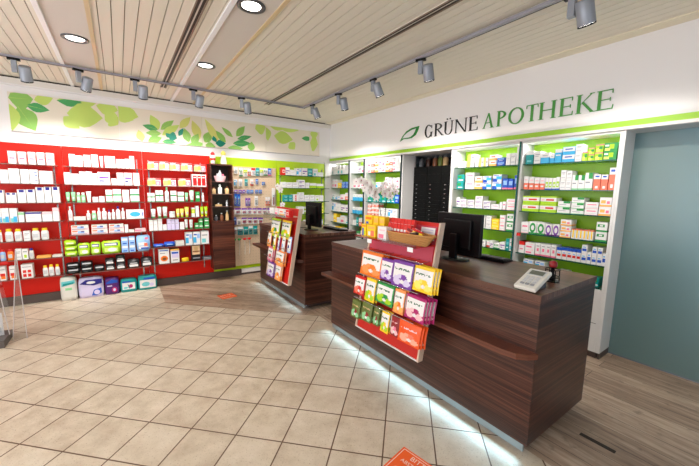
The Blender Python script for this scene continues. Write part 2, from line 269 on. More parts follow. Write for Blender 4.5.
# ------------------------------------------------------------------ back-wall panels and shelves (red and lime units)
SHZ = {}
SHELVES = [
('leftmost red bay','top','b',1.742,[
 ('pinkcard',-103.5,-96.0,14.5,1),('pinkcard',-95.2,-87.6,14.3,1),('pinkcard',-86.6,-79.4,14.6,1),('pinkcard',-78.8,-71.2,14.7,1),('pinkcard',-70.7,-62.7,14.7,1)
]),
('leftmost red bay','second','b',1.514,[
 ('white',-111.6,-104.5,15.6,1),('white',-104.5,-95.0,17.2,1),('white',-94.5,-86.7,16.8,1),('bluering',-86.7,-79.1,16.8,1),('white',-78.5,-65.9,15.7,1)
]),
('leftmost red bay','third','b',1.286,[
 ('bluesq',-114.0,-110.4,14.9,1),('smallblue',-108.8,-104.2,11.7,1),('smallblue',-104.2,-99.6,11.7,1),('bluesq',-99.1,-91.4,15.6,1),('bluesq',-91.1,-83.5,15.8,1),('bluesq',-82.9,-75.4,18.7,1),('bluesq',-75.1,-68.5,19.3,1),('bluesq',-68.1,-61.0,19.5,1)
]),
('leftmost red bay','fourth','b',1.054,[
 ('tealfoot',-116.0,-114.2,16.6,1),('tealfoot',-114.1,-107.8,16.8,1),('tealfoot',-107.5,-100.8,16.7,1),('greentop',-100.4,-95.3,12.0,1),('bluetop',-94.4,-79.8,11.9,1),('pinktop',-79.6,-69.8,11.7,1),('pinktop',-69.6,-63.4,16.6,1)
]),
('leftmost red bay','fifth','b',0.825,[
 ('yellowcapbottle',-118.0,-115.8,14.5,1),('yellowcapbottle',-114.0,-106.7,15.1,1),('yellowcapbottle',-106.0,-98.9,14.7,1),('greytext',-97.9,-91.7,11.9,1),('yellowcapbottle',-91.1,-83.4,14.9,1),('yellowcapbottle',-82.7,-75.1,14.6,1)
]),
('leftmost red bay','sixth','b',0.599,[
 ('bluejar_red',-120.0,-114.8,13.5,1),('orangejar_red',-114.0,-108.0,13.4,1),('greytext',-106.7,-101.2,13.1,1),('greendot',-100.9,-95.4,12.6,1),('bluecapjar',-94.9,-90.3,13.1,1),('flatorange',-88.9,-75.2,2.5,1),('flatwhite',-74.2,-63.8,2.4,1)
]),
('leftmost red bay','bottom','b',0.364,[
 ('orangecard',-122.0,-116.3,16.9,1),('orangecard',-113.4,-107.4,16.4,1),('reddots',-103.4,-92.6,17.1,1),('yellowcapjar',-84.4,-79.1,13.6,1),('yellowcapjar',-78.8,-73.5,14.1,1),('yellowcapjar',-72.7,-68.1,13.6,1)
]),
('middle red bay','top','b',1.742,[
 ('white',-49.1,-43.2,15.0,1),('white',-43.1,-35.6,13.5,1),('white',-34.9,-27.8,15.0,1),('white',-27.0,-19.8,15.9,1),('whitetube',-18.6,-14.3,14.4,1),('greyband',-13.4,-1.4,15.1,1),('white',-0.8,3.8,11.8,1),('white',4.1,8.5,11.9,1),('white',8.9,13.7,12.9,1),('white',14.0,19.9,17.0,1)
]),
('middle red bay','second','b',1.514,[
 ('white',-55.5,-48.9,14.9,1),('white',-48.8,-40.6,13.5,1),('white',-40.5,-34.4,16.4,1),('white',-34.3,-27.3,16.7,1),('white',-27.2,-22.1,14.7,1),('purplemark',-22.0,-8.4,16.8,1),('white',-7.6,-1.5,8.8,1),('white',-1.4,6.3,16.6,1),('purplemark',6.6,16.3,16.9,1),('white',16.9,24.5,17.2,1)
]),
('middle red bay','third','b',1.286,[
 ('greentube',-55.8,-51.0,13.2,1),('greentube',-50.7,-45.5,13.3,1),('greenbottle',-45.3,-40.8,12.6,1),('greenbottle',-40.6,-36.0,12.6,1),('whitetube',-35.6,-29.8,13.9,1),('cosmjar',-29.5,-22.8,6.9,1),('cosmjar',-22.6,-15.9,8.0,1),('greenband',-15.1,-7.6,16.4,1),('greenband',-7.2,2.4,17.3,1),('white',3.3,11.3,16.7,1),('greenband',12.1,23.1,17.7,1)
]),
('middle red bay','fourth','b',1.054,[
 ('whitebottle',-55.2,-50.4,18.1,1),('flatwhite',-50.3,-37.4,4.6,1),('whitebottle',-37.2,-32.3,12.3,1),('greenbottle',-31.7,-26.3,11.8,1),('whitebottle',-25.7,-21.5,15.7,1),('whitebottle',-21.2,-14.9,15.3,1),('bluecapbottle',-14.6,-10.7,12.8,1),('whitebottle',-10.4,-6.0,13.3,1),('bluecapbottle',-5.7,0.1,17.6,1),('whitebottle',0.4,4.9,15.0,1),('tissue',5.5,27.5,12.4,1)
]),
('middle red bay','fifth','b',0.866,[
 ('blueredbox',-53.9,-35.2,12.3,2),('blueredbox',-33.5,-15.3,12.1,2),('blueredbox',-15.0,3.0,12.0,2),('white',3.2,7.5,10.7,1),('flatwhite',7.8,14.2,3.5,1),('flatpink',14.5,28.3,4.4,1)
]),
('middle red bay','sixth','b',0.589,[
 ('limepack',-62.1,-49.5,20.7,3),('limebluepack',-49.0,-36.1,16.0,1),('limebluepack',-35.8,-24.7,16.5,1),('limebluepack',-24.3,-2.6,17.0,1),('ltbluebox',-2.1,6.1,20.9,2),('ltbluebox',6.6,14.3,21.6,2),('bluebigbox',15.3,32.5,22.2,1)
]),
('middle red bay','bottom','b',0.359,[
 ('blackpack',-62.1,-48.2,13.8,2),('blackpack',-47.7,-34.8,14.4,2),('blackpack',-34.0,-22.3,8.0,1),('blackwhite',-21.8,-10.6,15.7,2),('blackwhite',-10.2,1.5,18.7,2),('blackwhite',3.4,18.0,11.5,1),('blackwhite',19.3,33.7,12.8,1)
]),
('right red bay','top','b',1.742,[
 ('pinkyellow',34.9,48.4,11.3,1),('pinkyellow',49.3,61.6,11.7,1),('pinkyellow',62.1,75.7,11.1,1),('pinkyellow',76.6,92.7,11.2,1),('pinkyellow',94.2,111.4,10.4,1)
]),
('right red bay','second','b',1.514,[
 ('pinkyellow',33.2,50.7,10.9,1),('pinkyellow',52.9,70.1,11.3,1),('pinkyellow',72.4,89.4,11.6,1),('redpanes',90.8,112.1,18.4,1)
]),
('right red bay','third','b',1.286,[
 ('greenband',32.8,36.9,12.5,1),('greenband',37.2,41.5,12.5,1),('greenband',42.6,47.2,16.4,1),('greenband',47.4,52.1,16.5,1),('greencapbottle',53.9,60.1,21.0,1),('greenband',61.6,69.4,16.1,1),('greenband',70.8,79.3,14.6,1),('greentube',80.1,85.7,13.8,1),('greenwhitetube',86.5,94.0,17.5,1),('greensolid',95.4,101.1,15.1,1),('whitebottle',103.9,107.7,13.8,1)
]),
('right red bay','fourth','b',1.054,[
 ('greenwhitetube',35.4,42.0,13.2,1),('greenwhitetube',43.1,49.4,16.1,1),('greenwhitetube',49.9,57.0,16.3,1),('cosmjar',58.5,66.8,8.7,1),('yellowtube',67.5,72.7,12.6,1),('yellowtube',72.9,78.5,12.7,1),('yellowtube',79.1,85.7,15.3,1),('yellowgreen',88.8,93.3,13.8,1),('white',94.4,99.1,16.5,1),('limetube',101.0,106.3,15.5,1),('limetube',106.9,112.3,15.6,1)
]),
('right red bay','fifth','b',0.871,[
 ('white',32.2,37.4,15.4,1),('white',37.7,42.9,15.5,1),('white',43.3,48.8,16.5,1),('white',49.1,54.6,8.2,1),('lilac',54.9,60.0,15.8,1),('lilac',60.2,65.1,15.6,1),('lilac',65.4,70.5,15.4,1),('white',71.5,77.8,10.7,1),('greenwhitetube',78.2,83.4,15.0,1),('greenwhitetube',84.7,90.4,14.2,1),('greensolid',92.3,97.9,8.5,1),('greensolid',98.2,104.0,14.7,2),('greensolid',105.8,113.2,15.9,2)
]),
('right red bay','sixth','b',0.623,[
 ('flatblue',36.1,49.5,4.3,1),('flatblue',49.8,63.9,6.5,1),('flatwhite',64.2,76.6,7.2,1),('bluewhitebox',78.2,88.3,19.4,1),('bluewhitebox',88.7,99.5,19.5,1),('whiteteal',100.1,112.1,20.4,1)
]),
('right red bay','bottom','b',0.373,[
 ('foodbox',41.6,55.8,21.3,1),('bluebanner',57.2,69.2,20.7,1),('yellowlump',71.8,82.2,5.0,1),('photobox',85.6,99.1,24.1,1),('silverflat',101.0,115.1,4.0,2)
]),
('lime corner shelves','top','b',1.743,[
 ('redbox',236.0,243.2,13.2,1),('purplemark',243.6,251.7,13.5,1),('white',252.1,264.0,9.9,1),('bluewhitebox',264.4,274.8,13.2,1),('purplemark',275.3,286.9,14.2,1),('tealbox',287.3,297.6,14.0,1),('whiteteal',298.0,308.5,13.9,1),('white',308.9,320.9,7.9,1)
]),
('lime corner shelves','second','b',1.521,[
 ('white',235.2,243.8,10.1,1),('greytext',244.2,255.4,9.7,1),('greytext',255.8,267.7,10.0,1),('purplemark',268.3,281.7,14.8,2),('white',282.4,290.7,10.1,1),('limewhite',291.1,305.8,9.5,1),('limewhite',306.4,321.1,8.7,1)
]),
('lime corner shelves','third','b',1.277,[
 ('tealbox',239.1,247.8,11.6,2),('tealbox',248.2,256.8,11.8,2),('reddotbox',257.2,269.0,12.9,1),('greytext',269.6,279.8,16.3,2),('greytext',280.2,290.9,11.6,1),('greytext',291.3,302.2,11.8,1),('greendot',302.6,311.8,11.2,1),('white',312.2,321.3,11.4,1)
]),
('lime corner shelves','fourth','b',1.046,[
 ('white',267.1,280.0,13.5,1),('limewhite',281.4,294.1,12.6,2),('yellowbox',296.2,307.0,16.4,3),('yellowblue',308.8,321.4,19.1,3)
]),
('lime corner shelves','bottom','b',0.821,[
 ('white',267.0,279.3,7.4,1),('white',281.4,292.0,10.6,1),('bluewhitebox',294.1,307.1,10.2,1),('bluewhitebox',308.9,320.4,10.6,2)
]),
('corner white bay','top','r',1.797,[
 ('whiteteal',577.0,558.7,18.6,1),('white',557.2,543.6,15.8,1),('whiteteal',542.9,532.3,17.4,1),('whiteteal',531.9,521.2,17.1,1),('white',520.2,501.7,16.1,1)
]),
('corner white bay','second','r',1.535,[
 ('white',577.4,568.1,14.6,1),('pinkwhite',566.9,555.2,16.5,1),('pinkwhite',554.5,543.1,16.3,1),('yellowbox',541.6,528.9,9.6,1),('bluebox',528.2,514.8,11.7,2),('bluebox',514.2,501.0,11.6,2)
]),
('corner white bay','third','r',1.308,[
 ('white',577.1,566.2,14.2,1),('whiteteal',565.0,551.1,10.9,1),('bluewhitebox',550.3,532.9,7.2,1),('pinkwhite',532.2,516.3,10.5,1),('salmon',515.6,500.4,13.7,1)
]),
('corner white bay','fourth','r',1.075,[
 ('bluebox',576.7,563.8,18.0,2),('bluewhitebox',563.1,546.9,17.5,1),('white',546.2,531.0,15.1,1),('purplemark',530.3,515.1,13.8,1),('purplemark',514.4,499.7,14.2,1)
]),
('corner white bay','fifth','r',0.858,[
 ('white',575.2,557.7,14.0,1),('yellowbox',556.6,545.7,16.9,1),('white',544.2,531.9,10.0,1),('pinkwhite',531.2,513.5,14.7,1),('whiteteal',512.8,499.1,10.2,1)
]),
('corner white bay','bottom','r',0.655,[
 ('salmon',567.4,549.8,12.5,1),('yellowbox',548.3,531.5,12.2,1),('salmon',530.0,500.6,10.6,1)
]),
('narrow white bay','top','r',1.797,[
 ('white',494.4,476.2,12.2,1),('purplemark',475.6,465.5,13.1,1),('pinkwhite',464.9,456.3,12.8,1)
]),
('narrow white bay','second','r',1.535,[
 ('pinkwhite',490.1,478.3,12.1,1),('pinkwhite',477.7,466.4,14.0,1),('pinkwhite',465.8,455.3,13.7,1)
]),
('narrow white bay','third','r',1.308,[
 ('bluetopbox',490.7,481.3,11.9,1),('bluetopbox',480.7,472.1,11.9,1),('bluetopbox',471.5,463.2,11.8,1),('bluetopbox',462.6,454.5,11.7,1)
]),
('narrow white bay','fourth','r',1.075,[
 ('bluetopbox',490.0,480.6,11.7,1),('bluetopbox',479.9,471.4,11.8,1),('bluetopbox',470.8,462.4,12.0,1),('bluetopbox',461.8,453.7,12.1,1)
]),
('narrow white bay','fifth','r',0.858,[
 ('white',489.3,478.6,9.6,1),('tealbox',478.0,471.3,14.9,1),('salmon',470.0,461.7,14.3,1),('salmon',461.1,453.5,14.7,1)
]),
('narrow white bay','bottom','r',0.655,[
 ('blackpack',488.1,478.0,9.2,1),('greensolid',476.7,465.7,10.4,1),('white',464.5,453.0,12.5,1)
]),
('bay beside drawers','top','r',1.797,[
 ('pinkwhite',448.5,439.1,19.4,2),('salmon',438.6,429.5,19.4,2),('orangewhite',429.0,420.2,19.4,2),('purplemark',419.7,411.1,19.4,2),('pinkwhite',410.6,402.2,19.5,2),('orangewhite',401.7,393.6,19.4,2),('salmon',393.1,385.2,19.5,2),('pinkwhite',384.8,377.1,19.5,2),('white',376.6,369.1,19.5,2)
]),
('bay beside drawers','second','r',1.535,[
 ('white',446.9,436.2,6.6,1),('bluewhitebox',424.7,413.9,10.3,1),('bluewhitebox',413.4,403.0,10.0,1),('pinkwhite',402.0,393.4,17.7,3),('pinkwhite',392.9,384.7,16.6,3),('white',384.2,376.2,16.3,3),('pinkwhite',375.8,368.0,16.8,2)
]),
('bay beside drawers','third','r',1.308,[
 ('tealgreen',446.5,434.4,17.5,2),('tealgreen',433.8,421.9,14.0,2),('tealgreen',421.4,409.9,10.7,2),('tealgreen',409.3,398.0,9.0,1),('tealgreen',397.5,387.0,10.7,1),('tealgreen',386.5,378.5,10.7,1),('bluebox',378.0,367.9,13.0,1)
]),
('bay beside drawers','fourth','r',1.075,[
 ('salmon',445.6,435.6,19.5,3),('salmon',435.1,425.9,22.0,3),('salmon',425.4,416.5,21.9,3),('greytext',415.5,404.3,13.6,1),('greytext',403.8,393.1,13.6,2),('bluewhitebox',392.6,381.8,14.1,1),('greytext',381.3,370.4,13.7,1)
]),
('bay beside drawers','fifth','r',0.858,[
 ('bluewhitebox',444.8,434.8,15.0,1),('white',434.2,424.0,17.0,1),('tealbox',386.3,375.8,13.5,1),('white',374.7,365.7,15.3,1)
]),
('bay behind monitor','top','r',1.797,[
 ('white',264.0,252.3,7.8,1),('yellowwhite',250.9,240.4,15.4,2),('white',239.5,234.8,9.6,1),('yellowwhite',234.5,228.6,10.3,1),('yellowwhite',228.4,222.7,10.1,1),('orangewhite',221.2,212.2,12.7,2),('bluebox',211.8,202.1,8.9,2),('white',201.3,196.2,12.8,1),('greytext',196.0,190.9,12.9,1),('white',189.9,184.7,19.4,2)
]),
('bay behind monitor','second','r',1.535,[
 ('tealgreen',264.1,253.3,17.9,2),('pinktext',252.1,239.3,19.8,2),('orangewhite',238.9,228.2,15.0,2),('bluewave',227.8,216.3,15.2,2),('bluewave',215.8,204.3,16.6,2),('blueredfoot',203.6,197.2,12.1,1),('blueredfoot',196.6,190.8,11.3,1),('blueredfoot',189.9,184.2,15.2,1)
]),
('bay behind monitor','third','r',1.308,[
 ('purplemark',263.3,257.7,12.2,1),('purplemark',257.4,247.8,10.1,2),('purplemark',247.3,237.2,9.6,2),('purplemark',236.5,226.1,14.3,3),('purplemark',225.6,215.6,9.1,2),('pinktext',215.2,205.4,5.8,1),('white',204.9,201.8,8.5,1),('pinktext',201.0,197.5,9.1,1),('pinktext',197.1,184.4,12.2,2)
]),
('bay behind monitor','fourth','r',1.075,[
 ('greytext',232.6,221.0,14.9,2),('greytext',220.3,213.4,15.1,2),('yellowbox',213.1,203.5,12.1,2),('pinktext',202.9,196.4,16.9,2),('greenwhite',195.5,185.9,19.0,2)
]),
('bay behind monitor','fifth','r',0.858,[
 ('greytext',228.2,218.4,7.1,1),('redfoot',217.6,213.2,7.7,1),('purplemark',212.9,209.0,7.4,1),('greenwhite',208.7,201.7,6.1,1),('purplemark',201.2,194.6,8.3,1),('tealbox',194.0,190.2,12.9,1),('whiteteal',189.9,185.4,13.2,1)
]),
('bay behind monitor','bottom','r',0.655,[
 ('greenwhite',208.8,203.3,7.0,1),('greenwhite',202.9,197.9,7.5,1),('greenwhite',197.4,192.4,7.4,1),('greenwhite',191.9,187.0,7.3,1)
]),
('rightmost white bay','top','r',1.797,[
 ('tealwhite',179.9,172.1,13.6,1),('greytext',171.5,164.9,12.5,1),('bluetopbox',164.8,156.4,10.4,1),('bluetopbox',156.2,152.1,8.6,1),('cyanbox',151.8,145.5,12.9,1),('cyanwhite',145.2,134.1,14.4,2),('greytext',134.0,128.4,15.8,2),('limeyellow',128.3,123.9,8.5,1),('limeyellow',123.8,118.7,11.5,2),('limeyellow',118.5,112.2,13.9,2),('greenyellow',112.1,102.1,14.5,2)
]),
('rightmost white bay','second','r',1.535,[
 ('salmon',179.4,174.5,13.6,1),('salmon',174.2,169.0,13.1,1),('salmon',168.6,163.6,12.3,1),('salmon',163.3,158.5,12.1,1),('greenrow',158.2,155.0,11.7,1),('greenrow',154.8,151.6,11.6,1),('greenrow',151.4,148.2,11.5,1),('greenrow',148.0,144.9,12.4,1),('greytext',144.6,139.8,18.7,2),('greytext',139.7,134.7,17.9,2),('greencorner',134.5,129.3,13.8,1),('greencorner',129.1,123.9,13.6,1),('greencorner',123.8,117.6,15.6,1),('salmonwhite',117.3,111.9,14.0,1),('salmonwhite',111.6,106.5,13.6,1),('salmonwhite',106.1,101.0,19.4,1)
]),
('rightmost white bay','third','r',1.308,[
 ('limepink',179.6,161.8,16.1,2),('limepink',161.5,145.5,16.1,2),('greencorner',145.1,133.6,11.7,2),('greencorner',133.3,122.2,15.4,3),('pinktext',121.9,111.2,11.6,2),('yellowpink',110.9,101.5,16.2,2)
]),
('rightmost white bay','fourth','r',1.075,[
 ('pinktext',178.6,170.6,11.8,1),('greencircle',170.3,162.5,13.0,1),('greencircle',162.2,154.5,12.6,1),('purplecircle',154.1,147.7,11.6,1),('purplecircle',147.4,141.1,11.9,1),('yellowpink',140.7,130.8,17.4,3),('yellowstripe',130.4,127.4,9.2,1),('yellowstripe',127.2,124.2,9.2,1),('yellowstripe',124.1,121.1,9.2,1),('yellowstripe',121.0,118.1,9.3,1),('yellowstripe',117.9,115.3,9.2,1),('yellowstripe',115.1,112.6,9.2,1),('greenwhite',111.3,102.4,17.4,2)
]),
('rightmost white bay','fifth','r',0.858,[
 ('redtop',179.1,173.0,12.7,1),('pinkwhite',172.7,162.4,11.9,2),('pinkrow',161.9,157.0,12.4,1),('pinkrow',156.7,151.9,12.5,1),('pinkrow',151.7,147.0,12.7,1),('pinkrow',146.7,142.2,12.8,1),('blueredrow',141.6,137.2,11.4,1),('blueredrow',137.0,132.6,11.9,1),('blueredrow',132.4,128.1,11.9,1),('blueredrow',127.9,124.4,11.9,1),('blueredrow',124.2,120.8,11.9,1),('bluepharm',120.4,115.9,16.9,2),('bluepharm',115.7,112.3,10.7,1),('bluepharm',112.0,108.1,16.2,2),('bluepharm',107.9,104.0,16.2,2),('bluepharm',103.8,100.9,11.4,1)
]),
('rightmost white bay','bottom','r',0.655,[
 ('bluewhitebox',173.4,163.1,14.2,2),('bluewhitebox',160.9,151.1,14.4,2),('whiteteal',139.6,130.8,9.0,1),('tealgreen',110.7,107.6,8.1,1),('tealgreen',107.3,104.5,8.4,1)
]),
]
MAIN_BAGS = [('orange', 2.096, 1.853, 0.844, 1.002, 3), ('purple', 1.854, 1.724, 0.85, 0.979, 2), ('purple', 1.715, 1.526, 0.841, 0.993, 3), ('yellow', 1.508, 1.344, 0.854, 0.993, 3), ('red', 2.142, 2.012, 0.661, 0.783, 2), ('lemon', 1.995, 1.876, 0.65, 0.8, 2), ('green', 1.865, 1.672, 0.672, 0.798, 3), ('peach', 1.659, 1.561, 0.655, 0.796, 2), ('magenta', 1.545, 1.369, 0.656, 0.79, 4), ('herb', 2.134, 2.024, 0.468, 0.587, 2), ('herb', 1.995, 1.876, 0.485, 0.612, 2), ('herb', 1.847, 1.784, 0.493, 0.612, 2), ('lemon', 1.76, 1.674, 0.479, 0.608, 2), ('darkred', 1.654, 1.569, 0.489, 0.604, 2), ('deeporange', 1.564, 1.378, 0.484, 0.605, 3)]
REAR_BAGS = [('limeyellow', 4.148, 3.938, 0.908, 1.104, 1), ('lemon', 3.822, 3.606, 0.918, 1.105, 1), ('peach', 4.235, 4.131, 0.751, 0.92, 1), ('lemon', 4.027, 3.97, 0.735, 0.924, 1), ('purple', 3.878, 3.838, 0.73, 0.922, 1), ('white', 3.755, 3.69, 0.748, 0.924, 1), ('bluewhite', 3.592, 3.522, 0.763, 0.92, 1), ('pink', 4.158, 4.008, 0.572, 0.727, 2), ('peach', 3.883, 3.67, 0.573, 0.723, 2), ('purple', 4.082, 3.916, 0.382, 0.539, 2), ('peach', 3.819, 3.692, 0.389, 0.556, 2)]
STAND_BOXES = [('sweetblue', 2.089, 1.99, 1.2, 1.29, 1.68), ('sweetpeach', 1.98, 1.918, 1.207, 1.296, 1.68), ('sweetpeach', 1.908, 1.848, 1.206, 1.297, 1.68), ('sweetblue', 2.05, 1.989, 1.11, 1.214, 1.6), ('sweetpeach', 1.981, 1.874, 1.103, 1.221, 1.6), ('pinkwhite', 1.852, 1.752, 1.106, 1.238, 1.6)]
REAR_BOXES = [('white', 4.046, 3.893, 1.161, 1.279, 1.62), ('pinkwhite', 3.881, 3.753, 1.172, 1.286, 1.62), ('orangewhite', 3.741, 3.592, 1.182, 1.294, 1.62), ('purplemark', 3.58, 3.454, 1.194, 1.301, 1.62), ('redbox', 3.442, 3.324, 1.204, 1.308, 1.62)]
PEG = [('top row', 'pinkwhite', 1.488, 1.551, 1.677, 1.791), ('top row', 'greytext', 1.572, 1.634, 1.74, 1.839), ('top row', 'greenwhite', 1.653, 1.719, 1.696, 1.835), ('top row', 'yellowgreen', 1.729, 1.794, 1.699, 1.83), ('top row', 'salmon', 1.796, 1.858, 1.714, 1.833), ('top row', 'redtop', 1.86, 1.932, 1.717, 1.845), ('top row', 'tealbox', 1.935, 2.007, 1.719, 1.849), ('top row', 'yellowgreen', 2.01, 2.073, 1.722, 1.844), ('top row', 'greenwhite', 2.077, 2.15, 1.725, 1.847), ('top row', 'blueredfoot', 2.154, 2.219, 1.728, 1.851), ('second row', 'bluewhitebox', 1.566, 1.625, 1.531, 1.646), ('second row', 'greytext', 1.643, 1.705, 1.532, 1.649), ('second row', 'tealbox', 1.741, 1.798, 1.543, 1.652), ('second row', 'redfoot', 1.838, 1.896, 1.545, 1.655), ('second row', 'bluebox', 1.931, 1.98, 1.574, 1.661), ('second row', 'bluebox', 2.041, 2.1, 1.559, 1.615), ('third row', 'bluebox', 1.494, 1.543, 1.416, 1.469), ('third row', 'purplesolid', 1.566, 1.624, 1.413, 1.474), ('third row', 'purplesolid', 1.636, 1.695, 1.413, 1.474), ('third row', 'purplesolid', 1.7, 1.756, 1.414, 1.475), ('third row', 'bluebox', 1.771, 1.829, 1.414, 1.476), ('third row', 'bluebox', 1.835, 1.892, 1.415, 1.477), ('third row', 'bluebox', 1.92, 1.978, 1.415, 1.478), ('third row', 'bluebox', 1.985, 2.043, 1.416, 1.479), ('fourth row', 'bluebrush', 1.563, 1.615, 1.207, 1.408), ('fourth row', 'bluebrush', 1.614, 1.666, 1.203, 1.403), ('fourth row', 'purplesolid', 1.747, 1.791, 1.201, 1.337), ('fourth row', 'purplesolid', 1.793, 1.837, 1.2, 1.337), ('fourth row', 'greytext', 1.904, 1.969, 1.199, 1.373), ('fourth row', 'salmon', 2.1, 2.142, 1.205, 1.355), ('fourth row', 'salmon', 2.145, 2.189, 1.204, 1.355), ('fourth row', 'redbrush', 2.219, 2.279, 1.198, 1.513), ('fifth row', 'purpletop', 1.498, 1.564, 1.066, 1.171), ('fifth row', 'purpletop', 1.569, 1.671, 1.064, 1.169), ('fifth row', 'purpletop', 1.676, 1.774, 1.06, 1.167), ('fifth row', 'purpletop', 1.777, 1.857, 1.057, 1.166), ('fifth row', 'purpletop', 1.863, 1.942, 1.055, 1.164), ('fifth row', 'purpletop', 1.948, 2.034, 1.052, 1.163), ('fifth row', 'purpletop', 2.041, 2.122, 1.05, 1.161), ('fifth row', 'purpletop', 2.129, 2.229, 1.047, 1.159), ('sixth row', 'bluebox', 1.511, 1.594, 0.89, 1.014), ('sixth row', 'greytext', 1.599, 1.663, 0.886, 0.979), ('sixth row', 'purpletop', 1.672, 1.768, 0.896, 1.008), ('sixth row', 'purpletop', 1.773, 1.859, 0.892, 1.005), ('sixth row', 'purpletop', 1.865, 1.953, 0.887, 1.002), ('sixth row', 'purpletop', 1.959, 2.054, 0.889, 0.992), ('seventh row', 'pinktext', 1.511, 1.595, 0.714, 0.845), ('seventh row', 'tealwhite', 1.599, 1.698, 0.708, 0.854), ('seventh row', 'tealsolid', 1.702, 1.789, 0.707, 0.849), ('seventh row', 'tealwhite', 1.791, 1.864, 0.709, 0.859), ('seventh row', 'tealsolid', 1.869, 1.947, 0.704, 0.855), ('lowest row', 'greenhandle', 1.508, 1.584, 0.357, 0.654), ('lowest row', 'greenhandle', 1.589, 1.66, 0.362, 0.654), ('lowest row', 'redhandle', 1.679, 1.756, 0.367, 0.656), ('lowest row', 'redhandle', 1.76, 1.834, 0.373, 0.656)]
LEAVES = [(-1.004, 2.519, -0.787, 2.535, 0.209, 'leaf'), (-0.931, 2.432, -0.795, 2.157, 0.165, 'leaf'), (-0.855, 2.454, -0.647, 2.424, 0.088, 'green'), (-0.78, 2.526, -0.604, 2.576, 0.11, 'limesoft'), (-0.572, 2.56, -0.283, 2.597, 0.121, 'green'), (-1.002, 2.451, -1.0, 2.134, 0.132, 'limesoft'), (-0.484, 2.416, -0.116, 2.402, 0.242, 'limesoft'), (-0.521, 2.369, -0.369, 2.238, 0.132, 'limesoft'), (-0.336, 2.577, -0.177, 2.581, 0.088, 'limesoft'), (-0.178, 2.559, 0.062, 2.528, 0.154, 'limesoft'), (-0.092, 2.472, 0.052, 2.356, 0.132, 'limesoft'), (-0.03, 2.552, 0.289, 2.472, 0.222, 'limesoft'), (-0.039, 2.407, 0.044, 2.334, 0.141, 'limesoft'), (0.072, 2.505, 0.23, 2.421, 0.161, 'limesoft'), (0.532, 2.328, 0.435, 2.525, 0.101, 'limesoft'), (0.522, 2.326, 0.33, 2.37, 0.068, 'green'), (0.553, 2.33, 0.734, 2.487, 0.073, 'leaf'), (0.56, 2.275, 0.362, 2.264, 0.073, 'leaf'), (0.569, 2.253, 0.805, 2.428, 0.089, 'limesoft'), (0.651, 2.262, 0.764, 2.228, 0.111, 'teal'), (0.68, 2.231, 0.615, 2.288, 0.052, 'teal'), (0.787, 2.265, 0.857, 2.388, 0.052, 'teal'), (0.385, 2.145, 0.567, 2.219, 0.089, 'leaf'), (0.317, 2.139, 0.279, 2.298, 0.081, 'yellow'), (0.564, 2.163, 0.751, 2.169, 0.06, 'green'), (0.803, 2.382, 0.962, 2.564, 0.081, 'yellow'), (0.924, 2.185, 0.868, 2.389, 0.089, 'leaf'), (1.083, 2.248, 0.983, 2.52, 0.101, 'yellow'), (0.967, 2.154, 1.064, 2.329, 0.089, 'leaf'), (0.878, 2.134, 1.196, 2.186, 0.068, 'leaf'), (1.15, 2.206, 1.251, 2.386, 0.101, 'leaf'), (1.304, 2.233, 1.272, 2.316, 0.044, 'teal'), (1.364, 2.227, 1.165, 2.567, 0.089, 'yellow'), (1.313, 2.206, 1.474, 2.221, 0.088, 'teal'), (1.474, 2.235, 1.321, 2.408, 0.075, 'leaf'), (1.587, 2.328, 1.415, 2.472, 0.057, 'leaf'), (1.643, 2.348, 1.79, 2.531, 0.088, 'leaf'), (1.656, 2.307, 1.902, 2.375, 0.062, 'green'), (1.584, 2.231, 1.885, 2.259, 0.084, 'green'), (1.327, 2.221, 1.279, 2.323, 0.04, 'teal'), (1.157, 2.165, 1.312, 2.152, 0.088, 'leaf'), (1.499, 2.155, 1.751, 2.162, 0.066, 'leaf'), (1.159, 2.205, 1.227, 2.318, 0.079, 'leaf'), (1.882, 2.13, 1.9, 2.289, 0.097, 'leaf'), (1.964, 2.509, 2.148, 2.56, 0.176, 'limesoft'), (2.148, 2.56, 2.19, 2.332, 0.132, 'limesoft'), (2.302, 2.431, 2.666, 2.393, 0.176, 'limesoft'), (2.598, 2.341, 2.7, 2.227, 0.132, 'limesoft'), (2.401, 2.575, 2.789, 2.575, 0.088, 'limesoft'), (2.226, 2.584, 2.533, 2.576, 0.088, 'limesoft'), (2.841, 2.441, 3.077, 2.449, 0.066, 'green'), (3.022, 2.38, 3.189, 2.364, 0.242, 'limesoft'), (3.021, 2.538, 3.189, 2.557, 0.154, 'limesoft')]
LETTERS = [('G', 3.175, 3.047, 'dark'), ('R', 3.007, 2.862, 'dark'), ('U', 2.851, 2.71, 'dark'), ('N', 2.683, 2.508, 'dark'), ('E', 2.484, 2.366, 'dark'), ('A', 2.301, 2.156, 'green'), ('P', 2.13, 2.012, 'green'), ('O', 1.995, 1.831, 'green'), ('T', 1.807, 1.693, 'green'), ('H', 1.684, 1.523, 'green'), ('E', 1.5, 1.382, 'green'), ('K', 1.359, 1.216, 'green'), ('E', 1.203, 1.079, 'green')]
for u, s, w, z, r in SHELVES: SHZ.setdefault(u, []).append(z)
def glass_shelf(name, parent, x0, x1, y0, y1, z, edge, ax='y'):
    b = MB(); t = .008
    b.box(x0, x1, y0, y1, z-t, z, M_GLASS)
    if ax == 'y': b.box(x0, x1, y0-.003, y0-.0002, z-t-.0005, z+.0005, edge)
    else: b.box(x0-.003, x0-.0002, y0, y1, z-t-.0005, z+.0005, edge)
    return b.build(name, parent)
